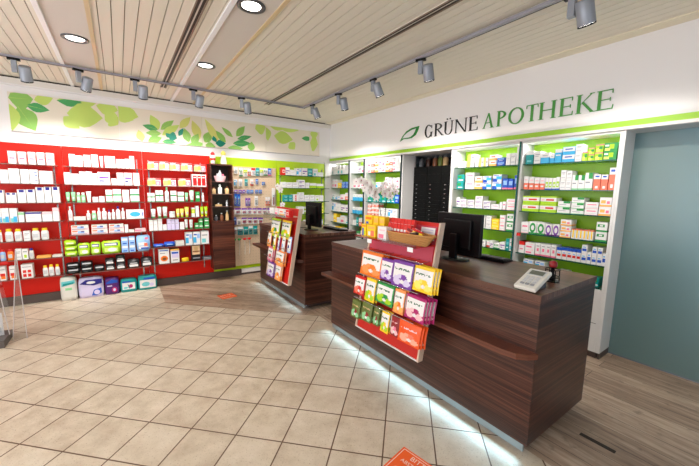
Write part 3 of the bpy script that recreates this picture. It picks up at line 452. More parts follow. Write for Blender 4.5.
def wall_unit(label, x0, x1, m, sx0, sx1, zs, zb, zt, edge):
    e = empty('wall_shelving', ((x0+x1)/2, YB-.02, zb), 0, label, 'shelving')
    def sub(o): o.location = -Vector(e.location); return o
    sub(bx('back_panel', e, x0+.002, x1-.002, YB-.02, YB-.001, zb, zt, m))
    for z in zs: sub(glass_shelf('shelf', e, sx0, sx1, 5.42, YB-.036, z, edge))
    for rx in (sx0+.06, sx1-.06):
        b = MB(); b.box(rx-.008, rx+.008, YB-.028, YB-.021, zb+.1, zt-.12, M_STEEL); sub(b.build('rail', e))
        for z in zs:
            b = MB(); b.prism([(5.47,z-.010),(YB-.029,z-.010),(YB-.029,z-.045)], rx-.003, rx+.003, M_STEEL, 'x'); sub(b.build('bracket', e))
    return e
XA, XB, XC = -.572, .30, 1.215
wall_unit('red wall panel with glass shelves, leftmost of the three', -1.75, XA, M_RED, -1.4, -.60, SHZ['leftmost red bay'], .11, 2.0, M_EDGEP)
wall_unit('red wall panel with glass shelves and baby packs below, middle of the three', XA, XB, M_RED, -.56, .29, SHZ['middle red bay'], .11, 2.0, M_EDGEP)
wall_unit('red wall panel with glass shelves beside the walnut cabinet', XB, XC, M_RED, .31, 1.13, SHZ['right red bay'], .11, 2.0, M_EDGEP)
wall_unit('lime green panel with glass shelves in the room corner', 2.335, 3.34, M_LIME, 2.34, 3.33, SHZ['lime corner shelves'], .11, 2.0, M_EDGE)
bxl = bx('wall_panel', None, XC+.002, 2.333, YB-.02, YB-.001, .11, 2.0, M_LIME); tag(bxl, 'plain lime green wall panel behind the pegboard and cabinet', 'panel')
b = MB(); b.box(3.342, XR-.002, 5.60, YB-.001, .0, 2.03, M_UNIT); tag(b.build('corner_post'), 'white boxed corner post between lime shelves and white bays', 'post')

# ------------------------------------------------------------------ right-wall bays
BD = XG-.008   # back
def bay(label, y0, y1, zs, extra_left=None):
    e = empty('shelf_bay', (XR, (y0+y1)/2, 0), 0, label, 'shelving')
    def sub(o): o.location = -Vector(e.location); return o
    sub(bx('back_panel', e, BD-.012, BD, y0, y1, .66, 2.03, M_LIMEB))
    sub(bx('side_panel', e, XR, BD-.013, y0, y0+.018, .06, 2.03, M_UNIT)); sub(bx('side_panel', e, XR, BD-.013, y1-.018, y1, .06, 2.03, M_UNIT))
    sub(bx('top_panel', e, XR, BD-.013, y0+.019, y1-.019, 2.012, 2.03, M_UNIT))
    lo = min(zs)
    c = MB(); c.box(XR, BD-.013, y0+.019, y1-.019, .06, lo-.012, M_UNIT); c.box(XR-.001, XR, y0+.03, y1-.03, (lo)/2, lo/2+.004, M_SKIRT); sub(c.build('base_cabinet', e))
    sub(bx('plinth', e, XR+.02, BD-.02, y0+.01, y1-.01, 0, .059, M_SKIRT))
    for z in zs: sub(glass_shelf('shelf', e, XR+.022, BD-.014, y0+.02, y1-.02, z, M_EDGE, 'x'))
    return e
rz = SHZ['rightmost white bay']
bay('white shelf bay with green back at the room corner', 4.955, 5.64, rz)
bay('narrow white shelf bay, second from the room corner', 4.505, 4.95, rz)
bay('white green-backed shelf bay left of the black drawer cabinet', 3.605, 4.50, rz)
bay('white green-backed shelf bay right of the black drawers, behind the monitor', 1.835, 2.69, rz)
e5 = bay('white green-backed shelf bay beside the frosted glass wall', .985, 1.83, rz)
for yy, nm, lb in ((4.9525,'glass_fin','dark glass fin edge between the two bays nearest the corner'), (4.5025,'glass_fin','dark glass fin edge between the narrow bay and its right neighbour'),
                   (3.597,'glass_fin','dark glass fin edge left of the black drawer cabinet'), (1.8325,'glass_fin','tall dark green glass fin edge between the two right-hand bays')):
    b = MB(); b.box(XR-.03, XR-.001, yy-.004, yy+.004, .0, 2.03, M_EDGE if yy < 2 else mat('dark_fin_edge', (42,56,60), .3)); tag(b.build(nm), lb, 'glass fin')
b = MB(); b.box(XR, BD, .965, .984, .06, 2.03, M_UNIT); b.box(XR+.02, BD, .966, .983, 0, .059, M_SKIRT); tag(b.build('end_panel'), 'tall white end panel closing the bays beside the frosted glass', 'panel')
# opening with black drawers
e = empty('drawer_cabinet', (3.95, 3.15, 0), 0, 'tall black drawer cabinet in the opening between the bays', 'cabinet')
def sub(o, e=e): o.location = -Vector(e.location); return o
sub(bx('body', e, 3.70, 4.2, 2.73, 3.56, 0, 1.86, M_DBLACK))
DX = 3.70
ys = [3.555, 3.30, 3.07, 2.735]
z = 1.855; hh = [.115,.115]+[.062]*17
ys = [3.555, 3.29, 3.03, 2.735]
for h in hh:
    for k in range(3):
        b = MB(); b.box(DX-.012, DX-.001, ys[k+1]+.003, ys[k]-.003, z-h+.003, z-.003, M_DBLACK); d = sub(b.build('drawer', e))
        if h < .1:
            b = MB(); yc = ys[k]-.075; b.box(DX-.02, DX-.0125, yc-.012, yc+.012, z-h/2-.004, z-h/2+.003, M_STEEL); hd = b.build('handle', d)
    z -= h
b = MB(); b.box(XR, BD, 3.575, 3.593, .0, 2.03, M_UNIT); tag(b.build('side_panel'), 'white side wall of the opening left of the black drawers', 'panel')
b = MB(); b.box(XR, BD, 2.695, 2.712, .0, 2.03, M_UNIT); tag(b.build('side_panel'), 'white side wall of the opening right of the black drawers', 'panel')
b = MB(); b.box(XR, 4.2, 2.72, 3.57, 2.03, 2.044, M_UNIT); struct(b, 'trim_8')
b = MB(); b.box(4.21, 4.25, 2.6, 3.7, 0, 2.03, mat('dark_niche', (34,34,36), .7)); struct(b, 'wall_niche')
b = MB(); b.box(BD+.02, BD+.05, 4.0, YB, 0, 2.03, M_UNIT); b.box(BD+.02, BD+.05, 3.6, 4.0, 0, 2.03, M_UNIT); b.box(BD+.02, BD+.05, .99, 2.69, 0, 2.03, M_UNIT); struct(b, 'wall_bays')
# ceiling-high jars above the drawers
for i, (y, c, hgt, lb) in enumerate(((3.50,'dgrey',.13,'grey glass jar leftmost above the black drawers'), (3.36,'dbrown',.14,'dark brown apothecary jar second above the black drawers'), (3.235,'brown',.145,'brown apothecary jar third above the black drawers'),
                     (3.14,'olive',.15,'olive glass jar fourth above the black drawers'), (3.05,'tan',.145,'pale amber jar fifth above the black drawers'), (2.90,'dgrey',.10,'short grey jar rightmost above the black drawers'))):
    e = empty('apothecary_jar', (3.79,y,1.86), 0, lb, 'jar')
    b = MB(); b.lathe([(.034,0),(.038,.01),(.038,hgt*.7),(.024,hgt*.82)], P(c), 16); b.build('body', e)
    b = MB(); b.lathe([(.026,hgt*.82+.001),(.028,hgt*.9),(.012,hgt*.96),(.012,hgt)], P('dgrey'), 14); b.build('stopper', e)

# ------------------------------------------------------------------ goods: one template mesh per look, in unit size
def stripes(*a): return list(a)
W = 'white'
LOOKS = {  # kind, phrase, base colour, printed cells (u0,v0,u1,v1,colour)
 'pinkcard':('box','white box with pink print',W,[(.15,.38,.85,.5,'pink'),(.2,.6,.8,.64,'lgrey'),(.2,.7,.8,.73,'lgrey')]),
 'white':('box','plain white box',W,[(.2,.55,.8,.6,'lgrey'),(.2,.45,.65,.48,'lgrey')]),
 'bluering':('box','white box with blue emblem',W,[(.62,.55,.92,.85,'blue'),(.68,.61,.86,.79,W),(.6,.18,.95,.23,'navy'),(.08,.6,.45,.63,'lgrey')]),
 'bluesq':('box','white box with blue square',W,[(.2,.78,.8,.98,'navy'),(.2,.4,.8,.43,'lgrey')]),
 'smallblue':('box','short white blue-topped box',W,[(.2,.8,.8,.98,'navy'),(.2,.4,.8,.43,'lgrey')]),
 'tealfoot':('box','white box with teal foot',W,[(.1,.02,.95,.3,'lteal'),(.45,.02,.95,.42,'cyan'),(.2,.7,.8,.73,'lgrey')]),
 'greentop':('box','white box with green top',W,[(0,.72,1,.95,'lgreen')]),
 'bluetop':('box','white box with blue edge',W,[(0,.8,1,.98,'navy'),(.1,.4,.6,.45,'lgrey')]),
 'pinktop':('box','white box with pink top',W,[(0,.72,1,.99,'lpink'),(.2,.4,.8,.44,'lgrey')]),
 'yellowcapbottle':('round','white bottle with yellow top',W,'yellow'),
 'greytext':('box','white box with grey text',W,[(.15,.7,.85,.76,'grey'),(.15,.58,.7,.62,'grey'),(.1,.2,.9,.3,'lgrey')]),
 'bluejar_red':('round','blue jar with red cap','lblue','red'),
 'orangejar_red':('round','orange jar with red cap','orange','red'),
 'greendot':('box','white box with green dot',W,[(.3,.15,.75,.45,'lime'),(.15,.7,.85,.8,'grey')]),
 'bluecapjar':('round','white jar with blue cap','offwhite','navy'),
 'flatorange':('box','flat orange leaflet','lorange',[]), 'flatwhite':('box','flat white packet','offwhite',[]), 'flatpink':('box','flat pink packet','lpink',[(0,.3,.6,.7,'pink')]),
 'flatblue':('pack','flat blue packet','blue',[(.2,.4,.8,.6,'lblue')]),
 'orangecard':('box','white card with orange print',W,[(.1,.3,.9,.5,'red'),(.2,.1,.9,.3,'orange'),(.1,.75,.9,.8,'grey')]),
 'reddots':('box','white card with red dots',W,[(.12,.1,.42,.32,'red'),(.55,.1,.85,.32,'red'),(.12,.4,.42,.6,'red'),(.55,.4,.85,.6,'red'),(.1,.8,.9,.84,'grey')]),
 'yellowcapjar':('round','cream bottle with yellow cap',W,'yellow'),
 'whitetube':('tube','white tube',W,'white'), 'greyband':('box','white box with grey band',W,[(0,.42,1,.5,'lgrey'),(.2,.6,.8,.64,'lgrey')]),
 'purplemark':('box','white box with violet mark',W,[(.1,.5,.9,.64,'purple'),(.1,.25,.5,.35,'navy'),(.6,.2,.9,.3,'lpink')]),
 'greentube':('tube','pale green tube','lgreen','dgreen'), 'greenbottle':('round','pale green bottle','lgreen','white'),
 'cosmjar':('jar','low white cream jar',W,'lgrey'), 'greenband':('box','white box with green band',W,[(0,.5,1,.62,'green'),(.2,.75,.8,.79,'dgreen'),(0,0,1,.06,'green')]),
 'whitebottle':('bottle','white bottle',W,'white'), 'bluecapbottle':('bottle','white bottle with blue cap',W,'navy'),
 'tissue':('box','white box with blue oval',W,[('oval',.5,.5,.3,.28,'cyan'),(.9,.3,.96,.7,'blue')]),
 'blueredbox':('box','white blue and pink box','offwhite',[(.0,.0,1,.4,'lpink'),(.35,.3,.75,.75,'lblue'),(.05,.6,.35,.85,'salmon'),(.55,.5,.72,.75,'navy'),(.05,.1,.9,.25,'grey')]),
 'limepack':('pack','lime green wipes pack','lime',[(.1,.3,.9,.7,'llime'),(.2,.42,.8,.56,W)]),
 'limebluepack':('pack','lime and blue nappy pack','lime',[(.0,.62,1,.86,'navy'),(.15,.66,.8,.8,W),(.1,.1,.9,.45,'llime'),('oval',.55,.3,.25,.16,W)]),
 'ltbluebox':('box','light blue box','lblue',[(.1,.55,.9,.85,W),(.2,.1,.8,.25,'blue')]),
 'bluebigbox':('pack','large blue and white pack','lblue',[(0,.0,1,.3,W),(.1,.35,.7,.55,W),(.62,.74,.95,.95,'pink'),(.3,.1,.9,.22,'blue'),(.55,.3,.8,.5,'salmon')]),
 'blackpack':('pack','black soft pack','black',[(.1,.55,.9,.8,'lgrey'),(.2,.2,.6,.3,'dgrey')]), 'blackwhite':('pack','black pack with white band','black',[(.02,.05,.98,.42,W),(.2,.5,.8,.62,'lgrey')]),
 'pinkyellow':('box','pink and yellow box','lpink',[(0,.05,.35,.7,'lyellow'),(.35,.15,.6,.75,'lorange'),(.6,.1,.95,.6,'pink'),(0,.8,1,.97,'red'),(.68,.2,.85,.5,W),(.05,.85,.6,.92,W)]),
 'redpanes':('box','white box with red panes',W,[(.06,.08,.32,.9,'red'),(.38,.08,.62,.9,'red'),(.68,.08,.94,.9,'red'),(.1,.7,.28,.78,W),(.42,.7,.58,.78,W),(.72,.7,.9,.78,W)]),
 'greencapbottle':('bottle','white bottle with green cap',W,'lgreen'), 'greenwhitetube':('tube','white tube with green end',W,'green'), 'greensolid':('box','green and white box','green',[(.1,.35,.9,.6,W),(.2,.8,.8,.9,'lgreen')]),
 'yellowtube':('tube','yellow tube','lyellow','lime'), 'limetube':('tube','bright lime tube','lime','yellow'), 'yellowgreen':('box','white yellow-green box',W,[(0,.4,1,.85,'lime'),(.1,.5,.8,.7,'lyellow')]),
 'lilac':('box','pale lilac box','lilac',[(.2,.6,.8,.64,'grey')]), 'bluewhitebox':('box','white and blue box',W,[(.0,.15,.45,.6,'cyan'),(.55,.5,.95,.85,'lblue'),(.1,.75,.5,.85,'blue')]),
 'whiteteal':('box','white box with teal patch',W,[(.1,.1,.6,.42,'lteal'),(.15,.65,.8,.73,'grey')]), 'foodbox':('box','white cereal box',W,[(.1,.88,.9,.95,'blue'),('oval',.5,.35,.36,.2,'orange'),('oval',.5,.33,.2,.1,'brown'),(.1,.7,.6,.75,'grey')]),
 'bluebanner':('box','white box with purple print',W,[(0,.88,1,1,'lorange'),(.1,.35,.9,.65,'lilac'),(.1,.65,.9,.78,'blue'),(.2,.15,.8,.22,'grey')]),
 'yellowlump':('jar','low yellow tub','yellow','yellow'), 'photobox':('box','black box with photo','black',[(.06,.38,.94,.96,'skin'),(.3,.5,.7,.9,'tan'),(.1,.55,.9,.62,'brown'),(.1,.12,.9,.2,'grey')]),
 'silverflat':('box','flat silver and black blister','dgrey',[(.1,.2,.9,.5,'lgrey')]), 'redbox':('box','red box','red',[(.2,.3,.8,.7,W),(.3,.4,.7,.6,'red')]),
 'tealbox':('box','teal box','teal',[(.1,.5,.9,.75,'lteal'),(.2,.2,.8,.3,W)]), 'limewhite':('box','white box with lime base',W,[(0,0,1,.5,'lime')]), 'reddotbox':('box','white box with red dots',W,[(.3,.65,.6,.85,'red'),(.3,.38,.6,.56,'red'),(.3,.1,.6,.28,'red')]),
 'yellowbox':('box','yellow box','yellow',[(.1,.55,.9,.8,'lyellow'),(.2,.2,.7,.3,W)]), 'yellowblue':('box','yellow and blue box','lyellow',[(.1,.2,.45,.8,'blue'),(.55,.3,.95,.7,'lime')]),
 'pinkwhite':('box','white box with pink patch',W,[(.1,.15,.7,.45,'pink'),(.2,.7,.85,.8,'lpink')]), 'bluebox':('box','blue box','blue',[(.1,.5,.9,.8,'lblue'),(.2,.2,.7,.3,W)]),
 'salmon':('box','salmon and white box',W,[(0,0,1,.5,'salmon'),(.2,.2,.8,.34,W),(.2,.7,.8,.78,'lpink')]), 'salmonwhite':('box','tall salmon and white box',W,[(0,0,1,.7,'salmon'),(.3,.1,.7,.26,W),(.2,.82,.8,.92,'blue')]),
 'bluetopbox':('box','blue box with white lid',W,[(0,0,1,.55,'cyan'),(.2,.7,.8,.76,'grey')]), 'orangewhite':('box','white and orange box',W,[(0,0,1,.35,'lorange'),(.2,.55,.8,.75,'salmon')]),
 'tealgreen':('box','teal green box',(  'teal'),[(.08,.5,.6,.85,'green'),(.2,.15,.85,.3,W)]), 'yellowwhite':('box','white and yellow box',W,[(0,0,.5,1,'lyellow'),(.55,.4,.9,.6,'grey')]),
 'pinktext':('box','white box with pink text',W,[(.15,.55,.85,.7,'pink'),(.1,.2,.9,.26,'lgrey'),(0,0,1,.08,'lpink')]), 'bluewave':('box','white box with blue waves',W,[(0,.0,.5,.45,'blue'),(.4,.3,1,.75,'cyan'),(.1,.8,.7,.9,'blue')]),
 'blueredfoot':('box','blue box with pink foot','blue',[(.15,.4,.85,.8,'lblue'),(0,0,1,.15,'pink')]), 'redfoot':('box','white box with red foot',W,[(0,0,1,.3,'red'),(.2,.6,.8,.75,'lpink')]),
 'greenwhite':('box','white box with green stripes',W,[(.0,.0,1,.18,'green'),(.1,.5,.75,.78,'green'),(.3,.56,.6,.72,W)]), 'tealwhite':('box','teal box with white top',W,[(0,0,1,.7,'teal'),(.2,.15,.8,.3,'lteal')]),
 'cyanbox':('box','cyan box with white lid',W,[(0,0,1,.75,'cyan'),(.15,.5,.85,.6,W)]), 'cyanwhite':('box','wide cyan and white box','cyan',[(.02,.4,1,.95,W),(.2,.6,.8,.75,'blue')]),
 'limeyellow':('box','lime and yellow box','lime',[(.1,.1,.6,.5,'lyellow'),(.45,.4,.9,.75,'green'),(0,.88,1,1,'pink')]), 'greenyellow':('box','green box with yellow patch','green',[(.4,.3,.75,.85,'lime'),(.05,.1,.45,.4,'lyellow'),(.05,.6,.35,.8,W)]),
 'greenrow':('box','white box with lime panel',W,[(.1,.2,.9,.65,'lime'),(.3,.3,.7,.5,W),(0,0,1,.1,'blue')]), 'greencorner':('box','white box with green corner',W,[(.45,.65,1,1,'green'),(.1,.4,.7,.48,'grey'),(0,0,1,.1,'lgreen')]),
 'limepink':('box','long white and lime box',W,[(0,0,1,.35,'lime'),(0,.82,1,1,'lime'),(.35,.45,.85,.65,'red'),(.05,.45,.25,.65,'lpink')]), 'yellowpink':('box','cream box with orange patch',W,[(.0,.0,1,.2,'lorange'),(.1,.35,.5,.7,'lorange'),(.6,.3,.85,.6,'pink')]),
 'greencircle':('box','white box with green ring',W,[('oval',.5,.5,.42,.4,'green'),('oval',.5,.5,.22,.2,W),(0,0,1,.12,'green')]), 'purplecircle':('box','white box with purple ring',W,[('oval',.5,.5,.42,.42,'purple'),('oval',.5,.5,.24,.24,W),(0,0,1,.12,'dpurple')]),
 'yellowstripe':('box','white box with yellow stripe',W,[(.3,.1,.75,.9,'yellow'),(0,.9,1,1,'salmon')]), 'redtop':('box','white box with red top',W,[(0,.68,1,1,'red'),(.2,.3,.8,.4,'pink')]),
 'pinkrow':('box','pale pink upright box',W,[(0,0,1,.12,'pink'),(.3,.35,.75,.6,'pink'),(.2,.75,.8,.82,'grey')]), 'blueredrow':('box','white box with blue-red print',W,[(0,.75,1,1,'blue'),(.1,.25,.9,.45,'red'),(.2,.5,.7,.6,'lblue')]),
 'bluepharm':('box','white box with blue lozenge',W,[(.1,.3,.9,.6,'blue'),(.2,.7,.7,.8,'cyan')]),
 'sweetblue':('box','yellow and blue carton','yellow',[(.15,.1,.5,.7,'blue'),(.55,.2,.85,.5,'lime'),(.1,.8,.9,.92,'orange')]), 'sweetpeach':('box','yellow and peach carton','yellow',[(.45,.15,.85,.6,'salmon'),(.1,.7,.9,.9,'lorange'),(.15,.2,.4,.5,'white')]),
 'purplesolid':('box','purple','purple',[(.2,.3,.8,.7,'lilac')]), 'purpletop':('box','white violet-topped',W,[(0,.72,1,1,'purple'),(.2,.2,.8,.5,'pink')]), 'tealsolid':('box','teal','teal',[(.2,.3,.8,.7,'lteal')]),
}
MESH = {}
def unit_mesh(look):
    if look in MESH: return MESH[look]
    kind, ph, base, pr = LOOKS[look]; b = MB(); B0 = P(base)
    if kind in ('box','pack'):
        if kind == 'box': b.box(-.5,.5,-.5,.5,0,1,B0)
        else:
            bm = bmesh.new(); bmesh.ops.create_cube(bm, size=1)
            for v in bm.verts: v.co.z += .5
            bmesh.ops.bevel(bm, geom=bm.edges[:], offset=.08, segments=3, affect='EDGES'); b.bm(bm, B0, True)
        e = .0
        for i, c in enumerate(pr):
            d = .503+.003*i
            if c[0] == 'oval':
                _, cx, cz, rx, rz_, col = c
                pts = [(cx-.5+rx*math.cos(2*PI*k/14), cz+rz_*math.sin(2*PI*k/14)) for k in range(14)]
                b.prism(pts, -d, -.499, P(col), 'y'); continue
            u0,v0,u1,v1,col = c
            if kind == 'box' and u0 == 0 and u1 == 1:
                k = .503+.0005*i; b.box(-k,k,-k,.5,v0 if v0 > 0 else -.0,min(v1,1),P(col))
            else:
                m_ = .0 if kind == 'box' else .12
                if kind == 'pack': u0 = max(u0,.13); u1 = min(u1,.87); v0 = max(v0,.13); v1 = min(v1,.87)
                b.box(u0-.5,u1-.5,-d,-.499,v0,v1,P(col))
    elif kind == 'round':   # upright oval bottle with a cap
        b.lathe([(.42,0),(.48,.03),(.5,.1),(.5,.62),(.44,.74),(.3,.8)], B0, 16); b.lathe([(.34,.8),(.36,.82),(.36,.97),(.3,1)], P(pr), 14)
        b.box(-.3,.3,-.505,-.42,.22,.55,P('lgrey'))
    elif kind == 'bottle':
        b.lathe([(.42,0),(.46,.03),(.46,.62),(.36,.72),(.16,.76),(.16,.8)], B0, 16); b.lathe([(.22,.8),(.22,.97),(.18,1)], P(pr), 12)
        b.box(-.26,.26,-.47,-.40,.2,.5,P('lpink' if pr == 'white' else 'lgrey'))
    elif kind == 'tube':     # stands on its cap, crimped end up
        n = 14; prof = [(0,.0,.30,.30),(.14,0,.30,.30),(.15,0,.36,.36),(.5,0,.40,.30),(.9,0,.47,.1),(1,0,.5,.03)]
        vs = []; fs = []
        for z,_,rx,ry in prof:
            for k in range(n): a = 2*PI*k/n; vs.append((rx*math.cos(a), ry*math.sin(a)*1.2, z))
        cap = [(i*n+k, i*n+(k+1)%n, (i+1)*n+(k+1)%n, (i+1)*n+k) for i in range(1) for k in range(n)]+[list(range(n))[::-1]]
        body = [(i*n+k, i*n+(k+1)%n, (i+1)*n+(k+1)%n, (i+1)*n+k) for i in range(1,5) for k in range(n)]+[list(range(5*n,6*n))]
        b.add(vs, cap, P(pr)); b.add(vs, body, B0, True); b.box(-.25,.25,-.40,-.2,.3,.5,P('lgrey')); b.box(-.5,.5,-.05,.05,.93,1,P(pr))
    elif kind == 'jar':
        b.lathe([(.48,0),(.5,.05),(.5,.6)], B0, 18); b.lathe([(.5,.6),(.5,.95),(.46,1)], P(pr), 18)
    MESH[look] = b.mesh(look); return MESH[look]
KIND = {'box':('medicine_box','box'),'pack':('soft_pack','pack'),'round':('lotion_bottle','bottle'),'bottle':('lotion_bottle','bottle'),'tube':('cream_tube','tube'),'jar':('cream_jar','jar')}
ORD = 'first second third fourth fifth sixth seventh eighth ninth tenth eleventh twelfth thirteenth fourteenth fifteenth sixteenth'.split()
UNITN = {'leftmost red bay':'leftmost red bay'}
def put(look, loc, dims, rz, label, group, name=None, cat=None):
    k = KIND[LOOKS[look][0]]
    if k[0] == 'medicine_box': k = ('cosmetics_box' if 'red bay' in group else 'product_box' if 'lime' in group else 'medicine_box', 'box')
    o = bpy.data.objects.new(name or k[0], unit_mesh(look)); COL.objects.link(o)
    o.location = loc; o.scale = dims; o.rotation_euler[2] = rz
    return tag(o, label, cat or k[1], group)
BAYY = {'corner white bay':(4.977,5.618),'narrow white bay':(4.527,4.928),'bay beside drawers':(3.627,4.478),'bay behind monitor':(1.857,2.668),'rightmost white bay':(1.007,1.808)}
SPECD = {'tissue':.12,'bluebigbox':.12,'limebluepack':.12,'limepack':.12,'blackpack':.12,'blackwhite':.12}
for unit, shelf, wall, z, items in SHELVES:
    tot = {}; seen = {}
    for it in items: tot[it[0]] = tot.get(it[0],0)+1
    for look, a, bb, h, n in items:
        kind, ph = LOOKS[look][:2]
        if wall == 'r':
            lo_, hi_ = BAYY[unit]; a, bb = (min(max(v, lo_*100), hi_*100) for v in (a, bb))
        w = abs(bb-a)/100; c = (a+bb)/200; seen[look] = seen.get(look,0)+1
        D = .12 if wall == 'r' else .10
        if kind in ('round','bottle','tube','jar'): D = min(w*.8, .075)
        elif wall == 'b': D = SPECD.get(look, .07 if w < .1 else .1)
        h = h/100
        for k in range(n):
            hh = h/n
            parts = [ph]
            if tot[look] > 1: parts = [ORD[seen[look]-1], ph, 'from left']
            row = '' if n == 1 else (('lower','upper') if n == 2 else ('bottom','middle','top'))[k]+' row'
            label = ' '.join(parts)+(', '+row if row else '')+', '+shelf+' shelf, '+unit
            j = random.uniform(-.004,.004); zz = z+.001+k*(hh+.0006)
            dims = (w*(.86 if look == 'pinkcard' else .935)*(1 if k == 0 else random.uniform(.96,1)), D, hh-.0008)
            if wall == 'b': put(look, (c, 5.436+D/2+j+.004, zz), dims, math.radians(random.uniform(-1.2,1.2)) if w < .15 else 0, label, 'goods on the %s shelf of the %s' % (shelf, unit))
            else: put(look, (3.515+D/2+j+.004, c, zz), dims, -PI/2+math.radians(random.uniform(-1,1)), label, 'goods on the %s shelf of the %s' % (shelf, unit))

# packs on the floor under the middle red bay
def soft_bag(name, x0, x1, h, y0, d, cells, base, label, cat='pack', film=False):
    e = empty(name, ((x0+x1)/2, y0+d/2, 0), 0, label, cat, 'large packs on the floor by the red wall'); w = x1-x0
    bm = bmesh.new(); bmesh.ops.create_cube(bm, size=1)
    bmesh.ops.subdivide_edges(bm, edges=bm.edges[:], cuts=5, use_grid_fill=True)
    rnd = random.Random(len(label))
    for v in bm.verts:
        x,y,zz = v.co; k = 1-.10*(abs(2*zz)**4); kx = 1-.08*abs(2*zz)**5
        v.co = Vector((x*w*kx, y*d*k*(1-.25*abs(2*x)**4)+rnd.uniform(-.002,.002), (zz+.5)*h*(1-.04*abs(2*x)**4)))
        v.co.z = max(v.co.z, .001)
    b = MB(); b.bm(bm, P(base), True); b.build('body', e)
    b = MB()
    for i,c in enumerate(cells):
        yy = -d/2-.001-.0006*i
        if c[0] == 'oval':
            pts = [((c[1]-.5)*w+c[3]*w*math.cos(2*PI*k/16), c[2]*h+c[4]*h*math.sin(2*PI*k/16)) for k in range(16)]; b.prism(pts, yy, -d/2+.006, P(c[5]), 'y')
        elif c[0] == 'poly': b.prism([((u-.5)*w, v*h) for u,v in c[1]], yy, -d/2+.006, P(c[2]), 'y')
        else: b.box((c[0]-.5)*w, (c[2]-.5)*w, yy, -d/2+.006, c[1]*h, c[3]*h, P(c[4]))
    b.build('print', e)
    return e
FY = 5.455
soft_bag('nappy_pack', -.70,-.535,.315,FY+.01,.12,[('poly',[(.08,.62),(.92,.72),(.9,.86),(.1,.82)],'lteal'),('poly',[(.15,.64),(.8,.7),(.85,.78),(.2,.74)],'teal'),(.3,.45,.7,.55,'lgreen')],'offwhite','white nappy bag with teal wave, leftmost pack on the floor')
soft_bag('nappy_pack', -.520,-.255,.275,FY+.02,.12,[('poly',[(.05,.72),(.3,.9),(.95,.9),(.95,.68),(.6,.6)],'navy'),('oval',.5,.76,.18,.07,W),('poly',[(.5,.1),(.6,.38),(.9,.45),(.92,.2),(.7,.08)],'blue'),('oval',.72,.25,.12,.12,'lilac')],'lilac','wide pale blue nappy pack, second on the floor under the red wall')
soft_bag('nappy_pack', -.24,-.08,.235,FY+.03,.12,[('poly',[(.1,.75),(.5,.92),(.9,.82),(.9,.7),(.1,.66)],'blue'),('oval',.65,.28,.2,.16,'magenta'),('oval',.65,.28,.1,.09,'lilac'),(.15,.5,.5,.56,'lilac')],'dpurple','purple nappy pack on the floor between blue and teal packs')
soft_bag('nappy_pack', -.065,.13,.19,FY+.04,.12,[(.1,.22,.88,.72,W),(.12,.74,.6,.84,'blue'),('oval',.62,.45,.12,.14,'magenta'),('oval',.3,.35,.14,.08,'lteal')],'teal','teal and white pack with dark red dot on the floor')
soft_bag('nappy_pack', .145,.38,.21,FY+.04,.12,[(.08,.15,.92,.7,W),(.3,.72,.88,.86,'blue'),('oval',.4,.4,.22,.16,'lteal'),('oval',.7,.35,.12,.12,'lilac')],'teal','teal and white pack, rightmost on the floor under the red wall')
b = MB(); b.box(-.075,.075,-.002,.002,0,.03,P('red')); tag(b.build('shelf_tag', None, (-.53-.0,5.412,.598)), 'small red tag hanging on a glass shelf edge at the left', 'tag')
bpy.data.objects['shelf_tag'].scale = (.35,1,1); bpy.data.objects['shelf_tag'].location = (-1.16,5.412,.566)
b = MB(); b.box(-.001,.001,-.03,.03,0,.035,P('red')); tag(b.build('price_tag', None, (XR+.014,1.80,1.04)), 'small red tag on the shelf edge behind the payment terminal', 'tag')

# ------------------------------------------------------------------ walnut wall cabinet
e = empty('wall_cabinet', (1.335, 5.4, .20), 0, 'tall walnut wall cabinet with glass-shelved open top between red and lime', 'cabinet')
def sub(o, e=e): o.location = -Vector(e.location); return o
CX0, CX1, CY0 = 1.165, 1.505, 5.40
sub(bx('side_panel', e, CX0, CX0+.018, CY0, YB-.021, .20, 1.87, M_WOODCAB)); sub(bx('side_panel', e, CX1-.018, CX1, CY0, YB-.021, .20, 1.87, M_WOODCAB))
sub(bx('top_panel', e, CX0+.0185, CX1-.0185, CY0, YB-.021, 1.85, 1.87, M_WOODCAB)); sub(bx('back_panel', e, CX0+.0185, CX1-.0185, YB-.035, YB-.022, .22, 1.849, M_WOODIN))
sub(bx('bottom_panel', e, CX0+.0185, CX1-.0185, CY0+.02, YB-.036, .20, .218, M_WOODCAB)); sub(bx('door', e, CX0+.0, CX1-.0, CY0-.018, CY0-.001, .20, .975, M_WOODCAB))
sub(bx('divider', e, CX0+.0185, CX1-.0185, CY0, YB-.036, .958, .976, M_WOODCAB))
for z in (1.208, 1.405, 1.598): sub(glass_shelf('shelf', e, CX0+.019, CX1-.019, CY0+.01, YB-.037, z, M_EDGEP))
